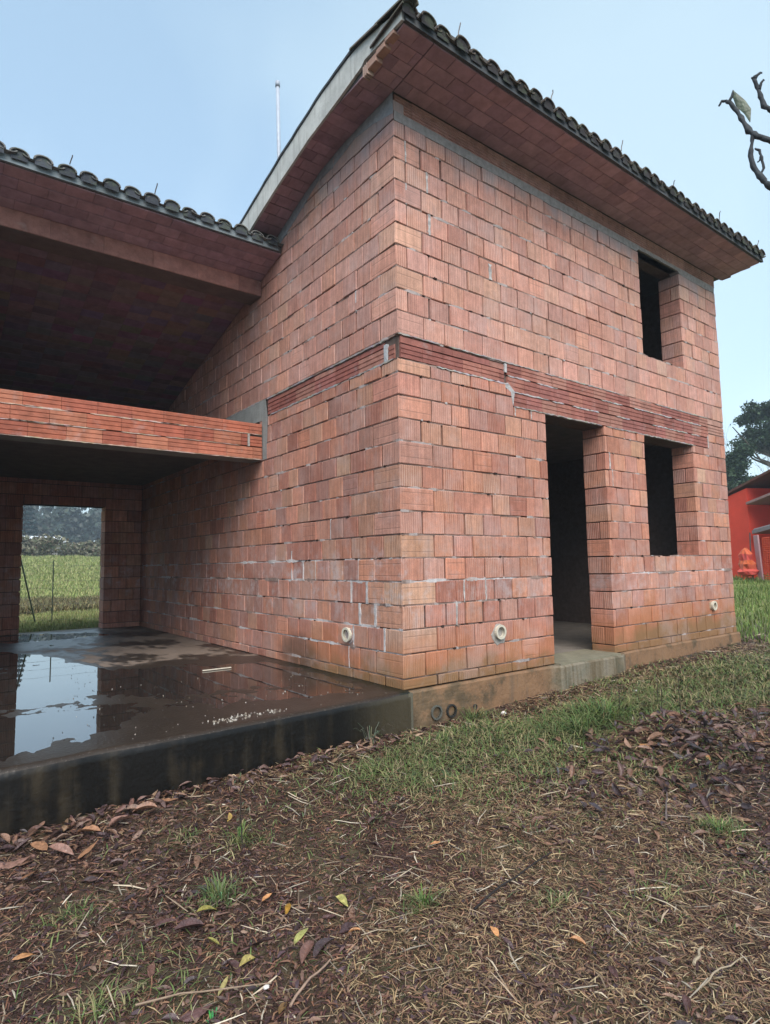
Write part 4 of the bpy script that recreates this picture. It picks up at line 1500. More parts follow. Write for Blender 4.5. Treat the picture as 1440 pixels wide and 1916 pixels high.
GR = [(.20, .25, .07), (.27, .31, .10), (.30, .30, .12), (.34, .32, .15), (.14, .19, .055)]
DRYG = [(.28, .22, .10), (.20, .15, .07), (.13, .10, .055), (.24, .24, .10)]
cone = lambda xs, ys: (np.abs(np.degrees(np.arctan2(xs - CAM.x, ys - CAM.y)) - 9.8) < 5).astype(float)
blades(60000, (-3, 3), (8.0, 15), .10, .012, GR + DRYG[:1], 'meadow_grass', cone)
blades(40000, (-2, 5), (14.5, 19.5), .22, .02, DRYG + [(.10, .11, .05), (.07, .06, .04)], 'dry_weeds', cone, .7)
blades(90000, (-2, 10), (19, 48), .16, .04, GR, 'meadow_grass', cone)
blades(40000, (6.2, 17), (-4.5, 5), .10, .016, [(.10, .17, .035), (.15, .22, .06), (.2, .23, .07), (.09, .13, .03)], 'lawn_grass',
       lambda xs, ys: (np.abs(np.degrees(np.arctan2(xs - CAM.x, ys - CAM.y)) - 69) < 5).astype(float))

wf = thing('wire_fence', 'thin wire fence with a slanting brace post in the meadow seen through the back doorway', 'fence', (0, 0, 0))
fy = 10.0
def fpt(az, z, d=14.5):
    x, y = polar(az, d); return Vector((x, y, z))
for az in (5.2, 8.75, 12.6):
    g0 = fpt(az, 0); zz = gz(g0.x, g0.y)
    mb = MB(); mb.tube([(g0.x, g0.y, zz - .2), (g0.x, g0.y, zz + 1.35)], .012, 5, (.07, .09, .06)); mb.build('post', MAT['metal'], wf)
a_ = fpt(6.4, 0, 14.0); b_ = fpt(7.65, 0, 14.5); zz = gz(b_.x, b_.y)
mb = MB(); mb.tube([(a_.x, a_.y, 1.27), (b_.x, b_.y, zz - .02)], .016, 5, (.05, .07, .045)); mb.build('brace', MAT['metal'], wf)
mb = MB()
for k in range(8):
    pts = []
    for az in np.linspace(5.2, 12.6, 7):
        g0 = fpt(az, 0); pts.append((g0.x, g0.y, gz(g0.x, g0.y) + .12 + k * .16))
    mb.tube(pts, .0022, 3, (.12, .13, .11), cap=False)
mb.build('wire', MAT['metal'], wf, kind='stuff')

# hedge, white tunnel roof, forest
HC = [(.10, .10, .06), (.15, .14, .09), (.08, .10, .05), (.20, .19, .13), (.13, .10, .07)]
cs = []
for k in range(60):
    az = random.uniform(2, 18); d = random.uniform(52, 62)
    x, y = polar(az, d)
    cs.append((x, y, gz(x, y) + random.uniform(.1, 1.3), random.uniform(.8, 1.6), .8, random.uniform(.4, .9)))
V_, F_, C_ = leaf_cloud(cs, 26000, .13, HC, shell=.2)
hd = link('hedge', np_mesh('hedge', V_, F_, C_, MAT['foliage'])); hd['kind'] = 'stuff'
x, y = polar(5.0, 75)
gh = thing('tunnel_greenhouse', 'long low white plastic tunnel roof beyond the hedge, seen through the back doorway', 'greenhouse', (x, y, gz(x, y)))
mb = MB(); pr = None
for k in range(9):
    a = math.pi * k / 8
    cur = [(-7, -math.cos(a) * 3, 1.35 + math.sin(a) * .75), (5.6, -math.cos(a) * 3, 1.15 + math.sin(a) * .7)]
    if pr: mb.add(pr + cur, [(0, 1, 3, 2)], (.75, .78, .82))
    pr = cur
mb.build('roof', MAT['plastic'], gh, True)
mb = MB()
mb.box(-6.9, 5.5, -2.9, 2.9, -1, 1.3, (.28, .27, .27))
mb.build('wall', MAT['concrete'], gh)
FC = [(.035, .055, .045), (.05, .07, .055), (.03, .045, .04), (.065, .08, .06), (.09, .10, .09)]
cs = []; tr = MB()
for k in range(150):
    az = random.uniform(-4, 24); d = random.uniform(110, 175)
    x, y = polar(az, d); z0 = gz(x, y)
    H_ = random.uniform(6.5, 10) * d / 130
    if az < 9.3: H_ *= .92 + .12 * random.random()
    for j in range(4):
        cs.append((x + random.uniform(-2, 2), y + random.uniform(-2, 2), z0 + H_ * (.25 + .2 * j), 2.6 * (1.1 - .15 * j), 2.6, H_ * .16))
    branch_tree(tr, (x, y, z0), (0, 0, 1), H_ * .42, .16, 2, (.09, .085, .08), .35, 2)
V_, F_, C_ = leaf_cloud(cs, 60000, .42, FC, shell=.2)
fo = link('forest', np_mesh('forest', V_, F_, C_, MAT['foliage'])); fo['kind'] = 'stuff'
tro = tr.build('forest_trunks', MAT['bark']); tro['kind'] = 'stuff'
x, y = polar(6.55, 85)
fir = thing('fir_tree', 'blue green fir tree at the left jamb of the back doorway, before the woods', 'tree', (x, y, gz(x, y)))
mb = MB(); mb.tube([(0, 0, -.3), (0, 0, 9.6)], [.2, .03], 6, (.06, .05, .045)); mb.build('trunk', MAT['bark'], fir)
cs = []
for j in range(16):
    z = 1 + j * .56; R = 2.1 * (1 - j / 17)
    for a in np.linspace(0, 6.28, 7)[:-1]:
        cs.append((math.cos(a + j) * R * .55, math.sin(a + j) * R * .55, z - .1, R * .5, R * .5, .16))
V_, F_, C_ = leaf_cloud(cs, 9000, .13, [(.02, .045, .05), (.03, .06, .06), (.018, .035, .04)], shell=.2)
link('crown', np_mesh('crown', V_, F_, C_, MAT['foliage']), fir)

# ------------------------------------------------------------------ the magnolia whose twigs reach in at the right
mag = thing('magnolia_tree', 'bare lichen covered twigs of a tree reaching in from the right with one hanging leaf', 'tree', (.62, -3.62, gz(.62, -3.62)))
ML = Vector(mag.location)
L_ = lambda pts: [tuple(Vector(p) - ML) for p in pts]
BK = (.055, .06, .065)
mb = MB()
mb.tube(L_([(.62, -3.62, -.6), (.6, -3.6, .8), (.66, -3.58, 1.9), (.60, -3.6, 3.2), (.66, -3.64, 4.4)]), [.10, .085, .07, .05, .02], 9, (.11, .10, .085))
mb.build('trunk', MAT['bark'], mag, True)
def twig(pts, r0, r1, cname='branch'):
    m_ = MB(); n = len(pts)
    P = []
    for i in range(n - 1):
        a, b = Vector(pts[i]), Vector(pts[i + 1])
        for k in range(3):
            P.append(a.lerp(b, k / 3) + Vector([random.uniform(-.0012, .0012) for _ in range(3)]))
    P.append(Vector(pts[-1]))
    R = [(r0 + (r1 - r0) * i / (len(P) - 1)) * random.uniform(.7, 1.3) for i in range(len(P))]
    m_.tube(L_(P), R, 7, BK)
    return m_.build(cname, MAT['bark'], mag, True)
twig([(.60, -3.6, 2.55), (.1, -3.42, 2.5), (-.4, -3.27, 2.53), (-0.736, -3.163, 2.592), (-0.75, -3.125, 2.624), (-0.758, -3.102, 2.656), (-0.763, -3.088, 2.699), (-0.77, -3.071, 2.751), (-0.777, -3.051, 2.793), (-0.781, -3.04, 2.805)], .016, .0065)
twig([(-0.778, -3.05, 2.8), (-0.774, -3.059, 2.818), (-0.772, -3.064, 2.838)], .006, .0035)
twig([(-0.780, -3.043, 2.808), (-0.787, -3.027, 2.811), (-0.791, -3.016, 2.796)], .005, .003)
twig([(.60, -3.6, 2.95), (.0, -3.4, 2.75), (-.5, -3.22, 2.70), (-0.734, -3.17, 2.71), (-0.74, -3.152, 2.734), (-0.743, -3.145, 2.776), (-0.745, -3.137, 2.819), (-0.748, -3.129, 2.853)], .014, .0055)
twig([(-0.743, -3.143, 2.803), (-0.741, -3.151, 2.827), (-0.738, -3.158, 2.835)], .0055, .004)
twig([(-0.748, -3.129, 2.853), (-0.742, -3.147, 2.868), (-0.738, -3.155, 2.866)], .008, .003)
twig([(-0.748, -3.129, 2.853), (-0.751, -3.122, 2.862)], .008, .003)
twig([(.60, -3.6, 2.3), (.1, -3.43, 2.25), (-.5, -3.25, 2.35), (-0.74, -3.153, 2.415), (-0.746, -3.136, 2.443), (-0.751, -3.121, 2.477), (-0.756, -3.107, 2.514), (-0.758, -3.102, 2.56), (-0.755, -3.109, 2.604), (-0.753, -3.115, 2.640)], .014, .0065)
twig([(-0.749, -3.127, 2.468), (-0.745, -3.138, 2.491), (-0.746, -3.136, 2.534), (-0.748, -3.13, 2.565), (-0.752, -3.117, 2.579)], .0055, .0035)
twig([(-0.7505, -3.1225, 2.522), (-0.7465, -3.134, 2.528)], .003, .0025)
twig([(-0.7485, -3.128, 2.525), (-0.747, -3.131, 2.545)], .0035, .002)
# the hanging leaf
lp = [(-0.7735, -3.062, 2.838), (-0.770, -3.070, 2.812), (-0.764, -3.084, 2.775), (-0.757, -3.103, 2.735), (-0.754, -3.108, 2.688)]
m_ = MB(); V_ = []
wd = [.001, .010, .017, .013, .001]
for p, w in zip(lp, wd):
    p = Vector(p)
    sdir = Vector((.35, -.85, .38)).normalized()
    V_ += [tuple(p - sdir * w - ML), tuple(p + Vector((-.004, -.002, 0)) - ML), tuple(p + sdir * w - ML)]
m_.add(V_, [(i * 3 + j, i * 3 + j + 1, i * 3 + j + 4, i * 3 + j + 3) for i in range(4) for j in (0, 1)], (.09, .11, .07))
m_.build('leaf', MAT['leafskin'], mag, True)

# ------------------------------------------------------------------ ground litter
def view_mask(xs, ys):
    """keep to the strip of ground that the photo shows (plus a margin)"""
    az = np.degrees(np.arctan2(xs - CAM.x, ys - CAM.y)); d = np.hypot(xs - CAM.x, ys - CAM.y)
    return (az > -2) & (az < 78) & (d > 1.4)


def outside(xs, ys):
    slabf = -.06 - .035 * np.clip(-xs, 0, 5)
    inside = ((xs < .04) & (ys > slabf - .01)) | ((xs >= 0) & (xs < BW + .05) & (ys > -.045)) | ((xs > 1.9) & (xs < 3.12) & (ys > -.11))
    return ~inside


def scatter_pts(n, xr=(-3.6, 7.5), yr=(-4.0, .1), near=True):
    xs = RN.uniform(*xr, n); ys = RN.uniform(*yr, n)
    d = np.hypot(xs - CAM.x, ys - CAM.y)
    keep = view_mask(xs, ys) & outside(xs, ys) & (RN.rand(n) < np.clip(2.6 / d, .12, 1) ** 1.0)
    return xs[keep], ys[keep]


def strips(n, length, width, cols, name, tilt=.25, lift=.012, mask=None, mat='litter', bend=.3):
    xs, ys = scatter_pts(n)
    if mask is not None:
        k = RN.rand(len(xs)) < mask(xs, ys); xs, ys = xs[k], ys[k]
    n = len(xs)
    d = np.hypot(xs - CAM.x, ys - CAM.y)
    sc = np.clip(d / 3.2, 1, 2.2)
    a = RN.uniform(0, 2 * math.pi, n)
    L = length * (.25 + RN.rand(n) ** 1.6 * 1.5) * np.clip(sc, 1, 1.5); w = width * (.5 + RN.rand(n)) * sc
    el = RN.normal(0, tilt, n) * .6
    dx, dy = np.cos(a), np.sin(a)
    base = np.stack([xs, ys, ground_z(xs, ys) + .002 + lift * RN.rand(n) ** 2], 1)
    D = np.stack([dx * np.cos(el), dy * np.cos(el), np.sin(el)], 1)
    N_ = np.stack([-dy, dx, 0 * dx], 1)
    bd = (RN.rand(n) - .5) * bend
    P0 = base - D * (L / 2)[:, None]; P2 = base + D * (L / 2)[:, None]
    P1 = base + N_ * (bd * L)[:, None] + np.stack([0 * dx, 0 * dx, .006 * RN.rand(n)], 1)
    # keep ends out of the soil
    for P in (P0, P2):
        gzv = ground_z(P[:, 0], P[:, 1]) + .001
        P[:, 2] = np.maximum(P[:, 2], gzv)
    wv = (N_ * w[:, None] + np.stack([0 * dx, 0 * dx, w * RN.uniform(-.6, .6, n)], 1)) / 2
    V_ = np.stack([P0 - wv * .6, P0 + wv * .6, P1 - wv, P1 + wv, P2 - wv * .4, P2 + wv * .4], 1).reshape(-1, 3)
    i0 = np.arange(n) * 6
    F_ = np.concatenate([np.stack([i0, i0 + 1, i0 + 3, i0 + 2], 1), np.stack([i0 + 2, i0 + 3, i0 + 5, i0 + 4], 1)])
    cc = np.array(cols)[RN.randint(len(cols), size=n)] * (.4 + .95 * RN.rand(n) ** 1.3)[:, None]
    o = link(name, np_mesh(name, V_, F_, np.repeat(cc, 6, 0), MAT[mat]))
    o['kind'] = 'stuff'
    return o


def greenness(xs, ys):
    """where grass grows on the trodden yard"""
    f = fbm(xs * 1.6 + 5, ys * 1.6 + 9, 4)
    g_ = sstep(.54, .68, f) * .35 * sstep(-3.2, -.5, xs + .6 * ys)
    def spot(x, y, rx, ry, k=1): return k * np.exp(-(((xs - x) / rx) ** 2 + ((ys - y) / ry) ** 2))
    g_ = g_ + spot(-.1, -.8, 1.1, .42, .55) + spot(2.4, -.85, 1.3, .5, .7) + spot(3.8, -1.6, 1.2, .8, .7) + spot(.0, -1.7, .8, .35, .22) + spot(-2.5, -1.7, .35, .3, .25) + spot(-.55, -.75, .45, .3, .9) + spot(1.1, -.85, .55, .28, 1.0) + spot(.3, -.5, .6, .25, .7) + spot(-2.13, -1.37, .10, .07, 1.5) + spot(-1.49, -1.95, .09, .06, 1.2) + spot(.25, -1.25, .5, .25, .6)
    g_ = g_ + spot(-1.07, -2.28, .08, .05, 1.2) + spot(.13, -2.42, .12, .1, 1.2) + spot(-2.05, -.76, .08, .06, 1) + spot(2.9, -1.3, .6, .4, .9) + spot(.72, -.12, .16, .06, 1.2) + spot(-.6, -2.53, .25, .12, .5)
    g_ = g_ + spot(-2.7, -1.79, .12, .08, .7) + spot(-2.68, -1.13, .12, .08, .8) + spot(-1.85, -.98, .1, .06, .9) + spot(4.5, -1.2, 1.6, .8, .7)
    return np.clip(g_, 0, 1.3)


STRAW = [(.38, .27, .14), (.32, .21, .11), (.27, .17, .09), (.44, .34, .20), (.22, .13, .08), (.33, .24, .13), (.30, .17, .10)]
DARKS = [(.13, .058, .04), (.085, .036, .034), (.18, .085, .05), (.05, .024, .024), (.22, .12, .07), (.12, .065, .05)]
def strawmask(xs, ys):
    f = fbm(xs * 1.3 + 30, ys * 1.3 + 12, 4)
    return np.clip(.12 + 1.1 * sstep(.44, .60, f), 0, 1)
strips(270000, .045, .0028, STRAW, 'straw', mask=strawmask, lift=.018, bend=.16)
strips(230000, .035, .0045, DARKS, 'dead_stalks', lift=.008)
strips(9000, .10, .0042, [(.42, .34, .24), (.30, .22, .15), (.5, .43, .33)], 'straw', lift=.02, bend=.15)
strips(70000, .028, .010, [(.10, .055, .05), (.14, .08, .06), (.075, .045, .05), (.19, .12, .085)], 'leaf_litter', lift=.015,
       mask=lambda xs, ys: np.clip(.25 + .9 * sstep(.45, .6, fbm(xs * 1.9 + 3, ys * 1.9 + 44, 4)), 0, 1))
# grass
xs, ys = scatter_pts(300000)
k = RN.rand(len(xs)) < greenness(xs, ys) * 1.0 + .012
xs, ys = xs[k], ys[k]
n = len(xs)
d = np.hypot(xs - CAM.x, ys - CAM.y)
a = RN.uniform(0, 2 * math.pi, n); gg = np.clip(greenness(xs, ys), .3, 1)
hh = (.014 + .036 * RN.rand(n) ** 1.5) * (.6 + .6 * gg) * np.clip(d / 3.5, .9, 1.5)
hh = hh * (1 + 1.0 * np.exp(-(((xs - 1.15) / .5) ** 2 + ((ys + .95) / .22) ** 2)))
ln = hh * (.6 + 2.6 * RN.rand(n)); ww = .0022 * (.7 + .6 * RN.rand(n)) * np.clip(d / 3, 1, 2)
dx, dy = np.cos(a), np.sin(a)
B = np.stack([xs, ys, ground_z(xs, ys) - .002], 1); Wd = np.stack([-dy * ww, dx * ww, 0 * ww], 1)
M_ = B + np.stack([dx * ln * .4, dy * ln * .4, hh * .75], 1); T_ = B + np.stack([dx * ln, dy * ln, hh * .9], 1)
V_ = np.stack([B - Wd, B + Wd, M_ - Wd * .8, M_ + Wd * .8, T_], 1).reshape(-1, 3)
i0 = np.arange(n) * 5
F3 = np.concatenate([np.stack([i0, i0 + 1, i0 + 3], 1), np.stack([i0, i0 + 3, i0 + 2], 1), np.stack([i0 + 2, i0 + 3, i0 + 4], 1)])
GC = np.array([(.075, .125, .035), (.105, .15, .045), (.15, .17, .06), (.21, .18, .085), (.07, .10, .045), (.27, .22, .12)])
cc = GC[RN.randint(len(GC), size=n)] * (.7 + .6 * RN.rand(n))[:, None]
lush = (np.exp(-(((xs - 1.1) / .45) ** 2 + ((ys + .92) / .22) ** 2)) + np.exp(-(((xs + 2.13) / .12) ** 2 + ((ys + 1.37) / .09) ** 2)))[:, None]
cc = cc * (1 - .7 * np.clip(lush, 0, 1)) + np.array([[.075, .14, .04]]) * .7 * np.clip(lush, 0, 1) * (.7 + .6 * RN.rand(n))[:, None]
o = link('grass', np_mesh('grass', V_, F3, np.repeat(cc, 5, 0), MAT['foliage'])); o['kind'] = 'stuff'


# leaves
def leaf_mesh(rnd, name='leaf'):
    """long oval leaf: midrib, curled margins, arched along its length"""
    L = 1.0; W_ = rnd.uniform(.30, .42) / 2
    N = 7
    curl = rnd.uniform(-.2, 1.1); arch = rnd.uniform(-.25, .35); tw = rnd.uniform(-.6, .6); side = rnd.uniform(-.12, .12)
    V_ = []
    for i in range(N + 1):
        t_ = i / N
        w = W_ * (math.sin(math.pi * min(1, t_ * 1.02)) ** .75) * (1 - .12 * t_)
        if i in (0, N): w = .006
        x = (t_ - .5) * L
        zc = arch * (.25 - (t_ - .5) ** 2) * 1.0
        yc = side * math.sin(math.pi * t_)
        a = tw * (t_ - .5)
        for sgn in (-1, -.5, 0, .5, 1):
            yy = w * sgn; zz = (abs(sgn) ** 1.5) * w * curl + rnd.uniform(-.02, .02) - (.012 if sgn == 0 else 0)
            V_.append((x, yc + yy * math.cos(a) - zz * math.sin(a), zc + yy * math.sin(a) + zz * math.cos(a)))
    Fs = [(i * 5 + j, i * 5 + j + 1, i * 5 + j + 6, i * 5 + j + 5) for i in range(N) for j in range(4)]
    return V_, Fs


lr = random.Random(5)
LM = []
for k in range(12):
    V_, Fs = leaf_mesh(lr)
    m_ = MB(); m_.add(V_, Fs)
    # petiole
    m_.tube([(-.5, 0, V_[2][2]), (-.6, .01, V_[2][2] + .01)], .008, 3)
    LM.append(m_.mesh('fallen_leaf', MAT['leafskin'], True))


def put_leaf(x, y, L, col, label, group, tiltmax=.35, zup=.012, cat='leaf'):
    o = link('fallen_leaf', LM[lr.randrange(len(LM))])
    o.location = (x, y, gz(x, y) + zup)
    o.rotation_euler = (lr.uniform(-tiltmax, tiltmax), lr.uniform(-tiltmax, tiltmax) * .6, lr.uniform(0, 6.28))
    s_ = L * lr.uniform(.85, 1.15)
    o.scale = (s_, s_, s_ * lr.uniform(.7, 1.1))
    k = lr.uniform(.75, 1.25)
    o.color = (col[0] * k, col[1] * k, col[2] * k, 1)
    o['label'] = label; o['category'] = cat
    if group: o['group'] = group
    return o


BR = [(.13, .066, .05), (.09, .046, .042), (.17, .09, .058), (.06, .034, .034), (.21, .12, .08), (.11, .065, .055), (.045, .028, .028)]
YL = [(-2.22, -1.46, (.33, .28, .06), 'yellow green fallen leaf beside the round grass tuft in the foreground'),
      (-1.95, -1.65, (.50, .27, .04), 'bright yellow fallen leaf, the brightest one in the middle of the foreground'),
      (-2.27, -1.66, (.36, .33, .10), 'dull yellow folded leaf just below the round grass tuft'),
      (-2.21, -1.83, (.45, .36, .12), 'pale yellow curled leaf near the bottom left of the yard'),
      (-1.74, -1.73, (.40, .36, .12), 'long narrow yellow green leaf right of the brightest yellow leaf'),
      (-1.99, -1.83, (.30, .29, .09), 'olive yellow twisted leaf below the brightest yellow leaf'),
      (-1.79, -.66, (.50, .33, .10), 'golden leaf close to the foot of the concrete slab'),
      (.92, -1.73, (.45, .40, .24), 'pale cream leaf standing up in the leaf heap at the right'),
      (-2.33, -1.9, (.40, .33, .13), 'small tan leaf in the lower left corner'),
      (-2.22, -2.12, (.26, .15, .06), 'brown yellow leaf close to the bottom edge of the photo')]
for x, y, c_, lab in YL: put_leaf(x, y, .085, tuple(v * .8 for v in c_), lab, None, .45, .018)
OR = [(-2.85, -1.32, 'small orange leaf at the left edge of the foreground'), (-1.98, -1.52, 'orange brown leaf above the brightest yellow leaf'), (.97, -1.98, 'salmon leaf below the leaf heap at the right'),
      (-1.82, -1.94, 'small bright orange leaf fragment in the middle foreground'), (-1.42, -2.29, 'small orange tan leaf right of the middle at the bottom'), (-1.21, -2.51, 'small peach coloured leaf near the bottom edge right of the middle'),
      (1.55, -2.03, 'orange leaf at the right edge of the leaf heap'), (-1.11, -1.62, 'small salmon leaf standing on edge in the middle of the yard'), (.85, -1.6, 'reddish round leaf lying on the leaf heap')]
for x, y, lab in OR: put_leaf(x, y, .06 if 'small' in lab else .09, (.50, .24, .10), lab, None, .3, .02)
for x, y, L in [(-2.68, -.42, .16), (-2.8, -.5, .15), (-2.45, -.42, .14), (-2.6, -.55, .15), (-2.3, -.45, .14), (-2.9, -.62, .13), (-2.15, -.36, .12), (-2.5, -.64, .14), (-2.0, -.3, .12), (-2.75, -.7, .12)]:
    put_leaf(x, y, L, lr.choice([(.26, .13, .08), (.22, .12, .09), (.30, .15, .08)]), 'large red brown leaf in the drift at the foot of the concrete slab, left side', 'large leaves drifted against the slab', .35, .03)
cnt = 0
while cnt < 60:
    x = lr.gauss(1.15, .36); y = lr.gauss(-1.62, .24)
    if y > -.9 or not view_mask(np.array(x), np.array(y)): continue
    put_leaf(x, y, lr.uniform(.09, .15), lr.choice(BR + [(.16, .09, .06)]), 'dark brown leaf in the heap of leaves at the right of the yard', 'leaves in the heap at the right', .9, lr.uniform(.01, .06)); cnt += 1
cnt = 0
while cnt < 130:
    x = lr.uniform(-3.0, .4); y = lr.uniform(-3.0, -.3)
    dd = math.hypot(x - CAM.x, y - CAM.y)
    if not (bool(view_mask(np.array(x), np.array(y))) and bool(outside(np.array(x), np.array(y)))) or dd > 4.2: continue
    dens = float(fbm(np.array(x * 1.7 + 3), np.array(y * 1.7 + 44), 3))
    if lr.random() > (dens - .38) * 4.5: continue
    put_leaf(x, y, lr.uniform(.06, .12), lr.choice(BR), 'dark brown leaf lying flat among the straw of the yard', 'brown leaves scattered over the yard', .4, lr.uniform(.004, .02)); cnt += 1

# the many small leaves that nobody would count
def leaf_mass(n, fx, cols, L, tilt, name, up):
    Vs = []; Fs = []; Cs = []; b = 0
    mod = [leaf_mesh(lr) for _ in range(8)]
    for i in range(n):
        x, y = fx()
        if not bool(outside(np.array(x), np.array(y))): continue
        V_, F_ = mod[i % 8]
        V_ = np.array(V_) * (L * lr.uniform(.6, 1.25))
        R = np.array(Matrix.Rotation(lr.uniform(0, 6.28), 3, 'Z') @ Matrix.Rotation(lr.uniform(-tilt, tilt), 3, 'X') @ Matrix.Rotation(lr.uniform(-tilt, tilt), 3, 'Y'))
        V_ = V_ @ R.T + np.array([x, y, gz(x, y) + lr.uniform(.002, up)])
        Vs.append(V_); Fs.append(np.array(F_) + b); b += len(V_)
        c_ = np.array(lr.choice(cols)) * lr.uniform(.7, 1.25)
        Cs.append(np.tile(c_, (len(V_), 1)))
    o = link(name, np_mesh(name, np.concatenate(Vs), np.concatenate(Fs), np.concatenate(Cs), MAT['leafskin'], True)); o['kind'] = 'stuff'
def fslab():
    x = lr.uniform(-3.6, .1); return x, -.08 - .035 * max(0, -x) - abs(lr.gauss(0, .16))
leaf_mass(420, fslab, BR + [(.24, .15, .09)], .075, .6, 'leaf_drift', .035)
def fheap():
    return (lr.gauss(1.2, .5), min(-1.0, lr.gauss(-1.65, .34))) if lr.random() < .6 else (lr.gauss(.9, .6), lr.gauss(-2.1, .25))
leaf_mass(480, fheap, BR + [(.05, .035, .04), (.06, .05, .055)], .085, .9, 'leaf_heap', .07)
def fyard():
    while True:
        x = lr.uniform(-3.3, 3.5); y = lr.uniform(-3.3, -.2)
        if bool(view_mask(np.array(x), np.array(y))) and lr.random() < (float(fbm(np.array(x * 1.7 + 3), np.array(y * 1.7 + 44), 3)) - .40) * 4: return x, y
leaf_mass(900, fyard, BR, .055, .4, 'leaf_litter', .015)

# tuft beside the footing pipes, weed stalks, sticks
def tuft(x, y, n, h, lab, cols, spread=.05, cat='grass tuft'):
    t0 = thing('grass_tuft', lab, cat, (x, y, gz(x, y)))
    m_ = MB()
    for i in range(n):
        a = random.uniform(0, 6.28); r = random.uniform(0, spread); b0 = Vector((math.cos(a) * r, math.sin(a) * r, -.01))
        a += random.uniform(-.6, .6); hh = h * random.uniform(.5, 1.15); ln = hh * random.uniform(.3, 1.2)
        dv = Vector((math.cos(a), math.sin(a), 0)); w = Vector((-math.sin(a), math.cos(a), 0)) * random.uniform(.0018, .0035)
        p1 = b0 + dv * ln * .35 + Vector((0, 0, hh * .7)); p2 = b0 + dv * ln * .75 + Vector((0, 0, hh * .95)); p3 = b0 + dv * ln * 1.15 + Vector((0, 0, hh * .8))
        m_.add([tuple(b0 - w), tuple(b0 + w), tuple(p1 - w), tuple(p1 + w), tuple(p2 - w * .7), tuple(p2 + w * .7), tuple(p3)], [(0, 1, 3, 2), (2, 3, 5, 4), (4, 5, 6)], tuple(c * random.uniform(.7, 1.3) for c in random.choice(cols)))
    m_.build('blades', MAT['foliage'], t0, kind='stuff')
GT = [(.08, .12, .035), (.11, .15, .045), (.14, .16, .055)]
tuft(.66, -.15, 60, .13, 'dark green grass tuft growing against the footing beside the drain holes', GT, .09)
tuft(-2.13, -1.37, 70, .085, 'round pale green grass tuft in the middle of the foreground', [(.13, .16, .07), (.11, .14, .05)], .05)
tuft(-1.49, -1.95, 40, .07, 'small green grass tuft right of the middle foreground', GT, .04)
tuft(-1.84, -.92, 45, .085, 'grass tuft at the foot of the dark weed stalk', GT, .05)
tuft(-.45, -.14, 18, .15, 'thin grass tuft standing against the side of the concrete slab', [(.12, .15, .09)], .03)
tuft(1.35, -.98, 120, .16, 'tall lush grass clump behind the leaf heap', GT, .16)
tuft(.98, -1.0, 90, .12, 'bright green grass clump left of the leaf heap', GT, .13)
tuft(-2.42, -2.02, 16, .03, 'tiny broad leaved green sprout at the bottom left', [(.05, .22, .06)], .04, 'sprout')
tuft(.1, -2.42, 50, .07, 'green grass tuft below the leaf heap near the right edge', GT, .06)

def stalk(x, y, h, lab, seed, br=5, r=.0035):
    rnd = random.Random(seed)
    t0 = thing('weed_stalk', lab, 'weed', (x, y, gz(x, y)), 'dry weed stalks standing in the yard')
    m_ = MB()
    top = (rnd.uniform(-.02, .02), rnd.uniform(-.02, .02), h)
    pts = [Vector((0, 0, -.02)).lerp(Vector(top), k / 5) + Vector((rnd.uniform(-.006, .006), rnd.uniform(-.006, .006), 0)) for k in range(6)]
    m_.tube(pts, [r * (1 - .1 * k) for k in range(6)], 5, (.045, .035, .028))
    m_.build('stem', MAT['bark'], t0)
    m_ = MB()
    for k in range(br):
        p = Vector((0, 0, 0)).lerp(Vector(top), rnd.uniform(.35, .98)); a = rnd.uniform(0, 6.28)
        q = p + Vector((math.cos(a) * .03, math.sin(a) * .03, .035))
        m_.tube([p, q], [r * .5, r * .3], 4, (.06, .05, .04))
        m_.add([tuple(q), tuple(q + Vector((.012, .004, .004))), tuple(q + Vector((.016, .006, .014))), tuple(q + Vector((.002, .002, .012)))], [(0, 1, 2, 3)], (.10, .12, .07))
    m_.build('side_shoots', MAT['foliage'], t0)
stalk(-1.87, -1.03, .30, 'single dark weed stalk standing upright before the concrete slab', 1, 6, .0045)
stalk(1.55, -1.50, .36, 'tallest of the dry stalks rising from the leaf heap at the right', 2, 7, .004)
stalk(1.47, -1.40, .30, 'dry stalk just left of the tallest one in the leaf heap', 3, 5)
stalk(1.42, -1.05, .26, 'dry stalk in the tall lush grass clump behind the heap', 4, 5)
stalk(1.95, -1.10, .28, 'thin dry stalk behind the leaf heap, right of the lush grass', 5, 5)
stalk(2.9, -1.33, .2, 'short dry stalk far right in the yard near the house', 6, 4)
stalk(1.82, -1.93, .22, 'dry stalk at the right edge of the photo beside the heap', 7, 4)
def stick(p, q, r, col, lab, arch=.01, nm='fallen_twig', cat='twig'):
    m_ = MB(); p = Vector((*p, 0)); q = Vector((*q, 0)); n = 7; P = []
    for k in range(n):
        v = p.lerp(q, k / (n - 1)); z = gz(v.x, v.y)
        P.append((v.x + random.uniform(-.006, .006), v.y + random.uniform(-.006, .006), z + .018 + arch * math.sin(math.pi * k / (n - 1))))
    m_.tube(P, [r * (1 - .5 * k / n) for k in range(n)], 6, col)
    o = m_.build(nm, MAT['bark']); o['label'] = lab; o['category'] = cat
stick((-1.36, -2.12), (-.74, -2.03), .0045, (.03, .025, .024), 'long thin black twig lying across the middle of the yard')
stick((-1.0, -2.84), (-.87, -2.80), .006, (.36, .29, .2), 'pale broken stick at the bottom right')
stick((-1.1, -2.9), (-.82, -2.92), .0035, (.34, .27, .19), 'long tan stem at the bottom right edge')
stick((-2.6, -1.85), (-2.2, -1.99), .0035, (.28, .2, .14), 'brown stem lying across the bottom left')
stick((-2.2, -2.13), (-1.98, -2.02), .005, (.33, .22, .16), 'reddish tan stem near the bottom edge left of the middle')
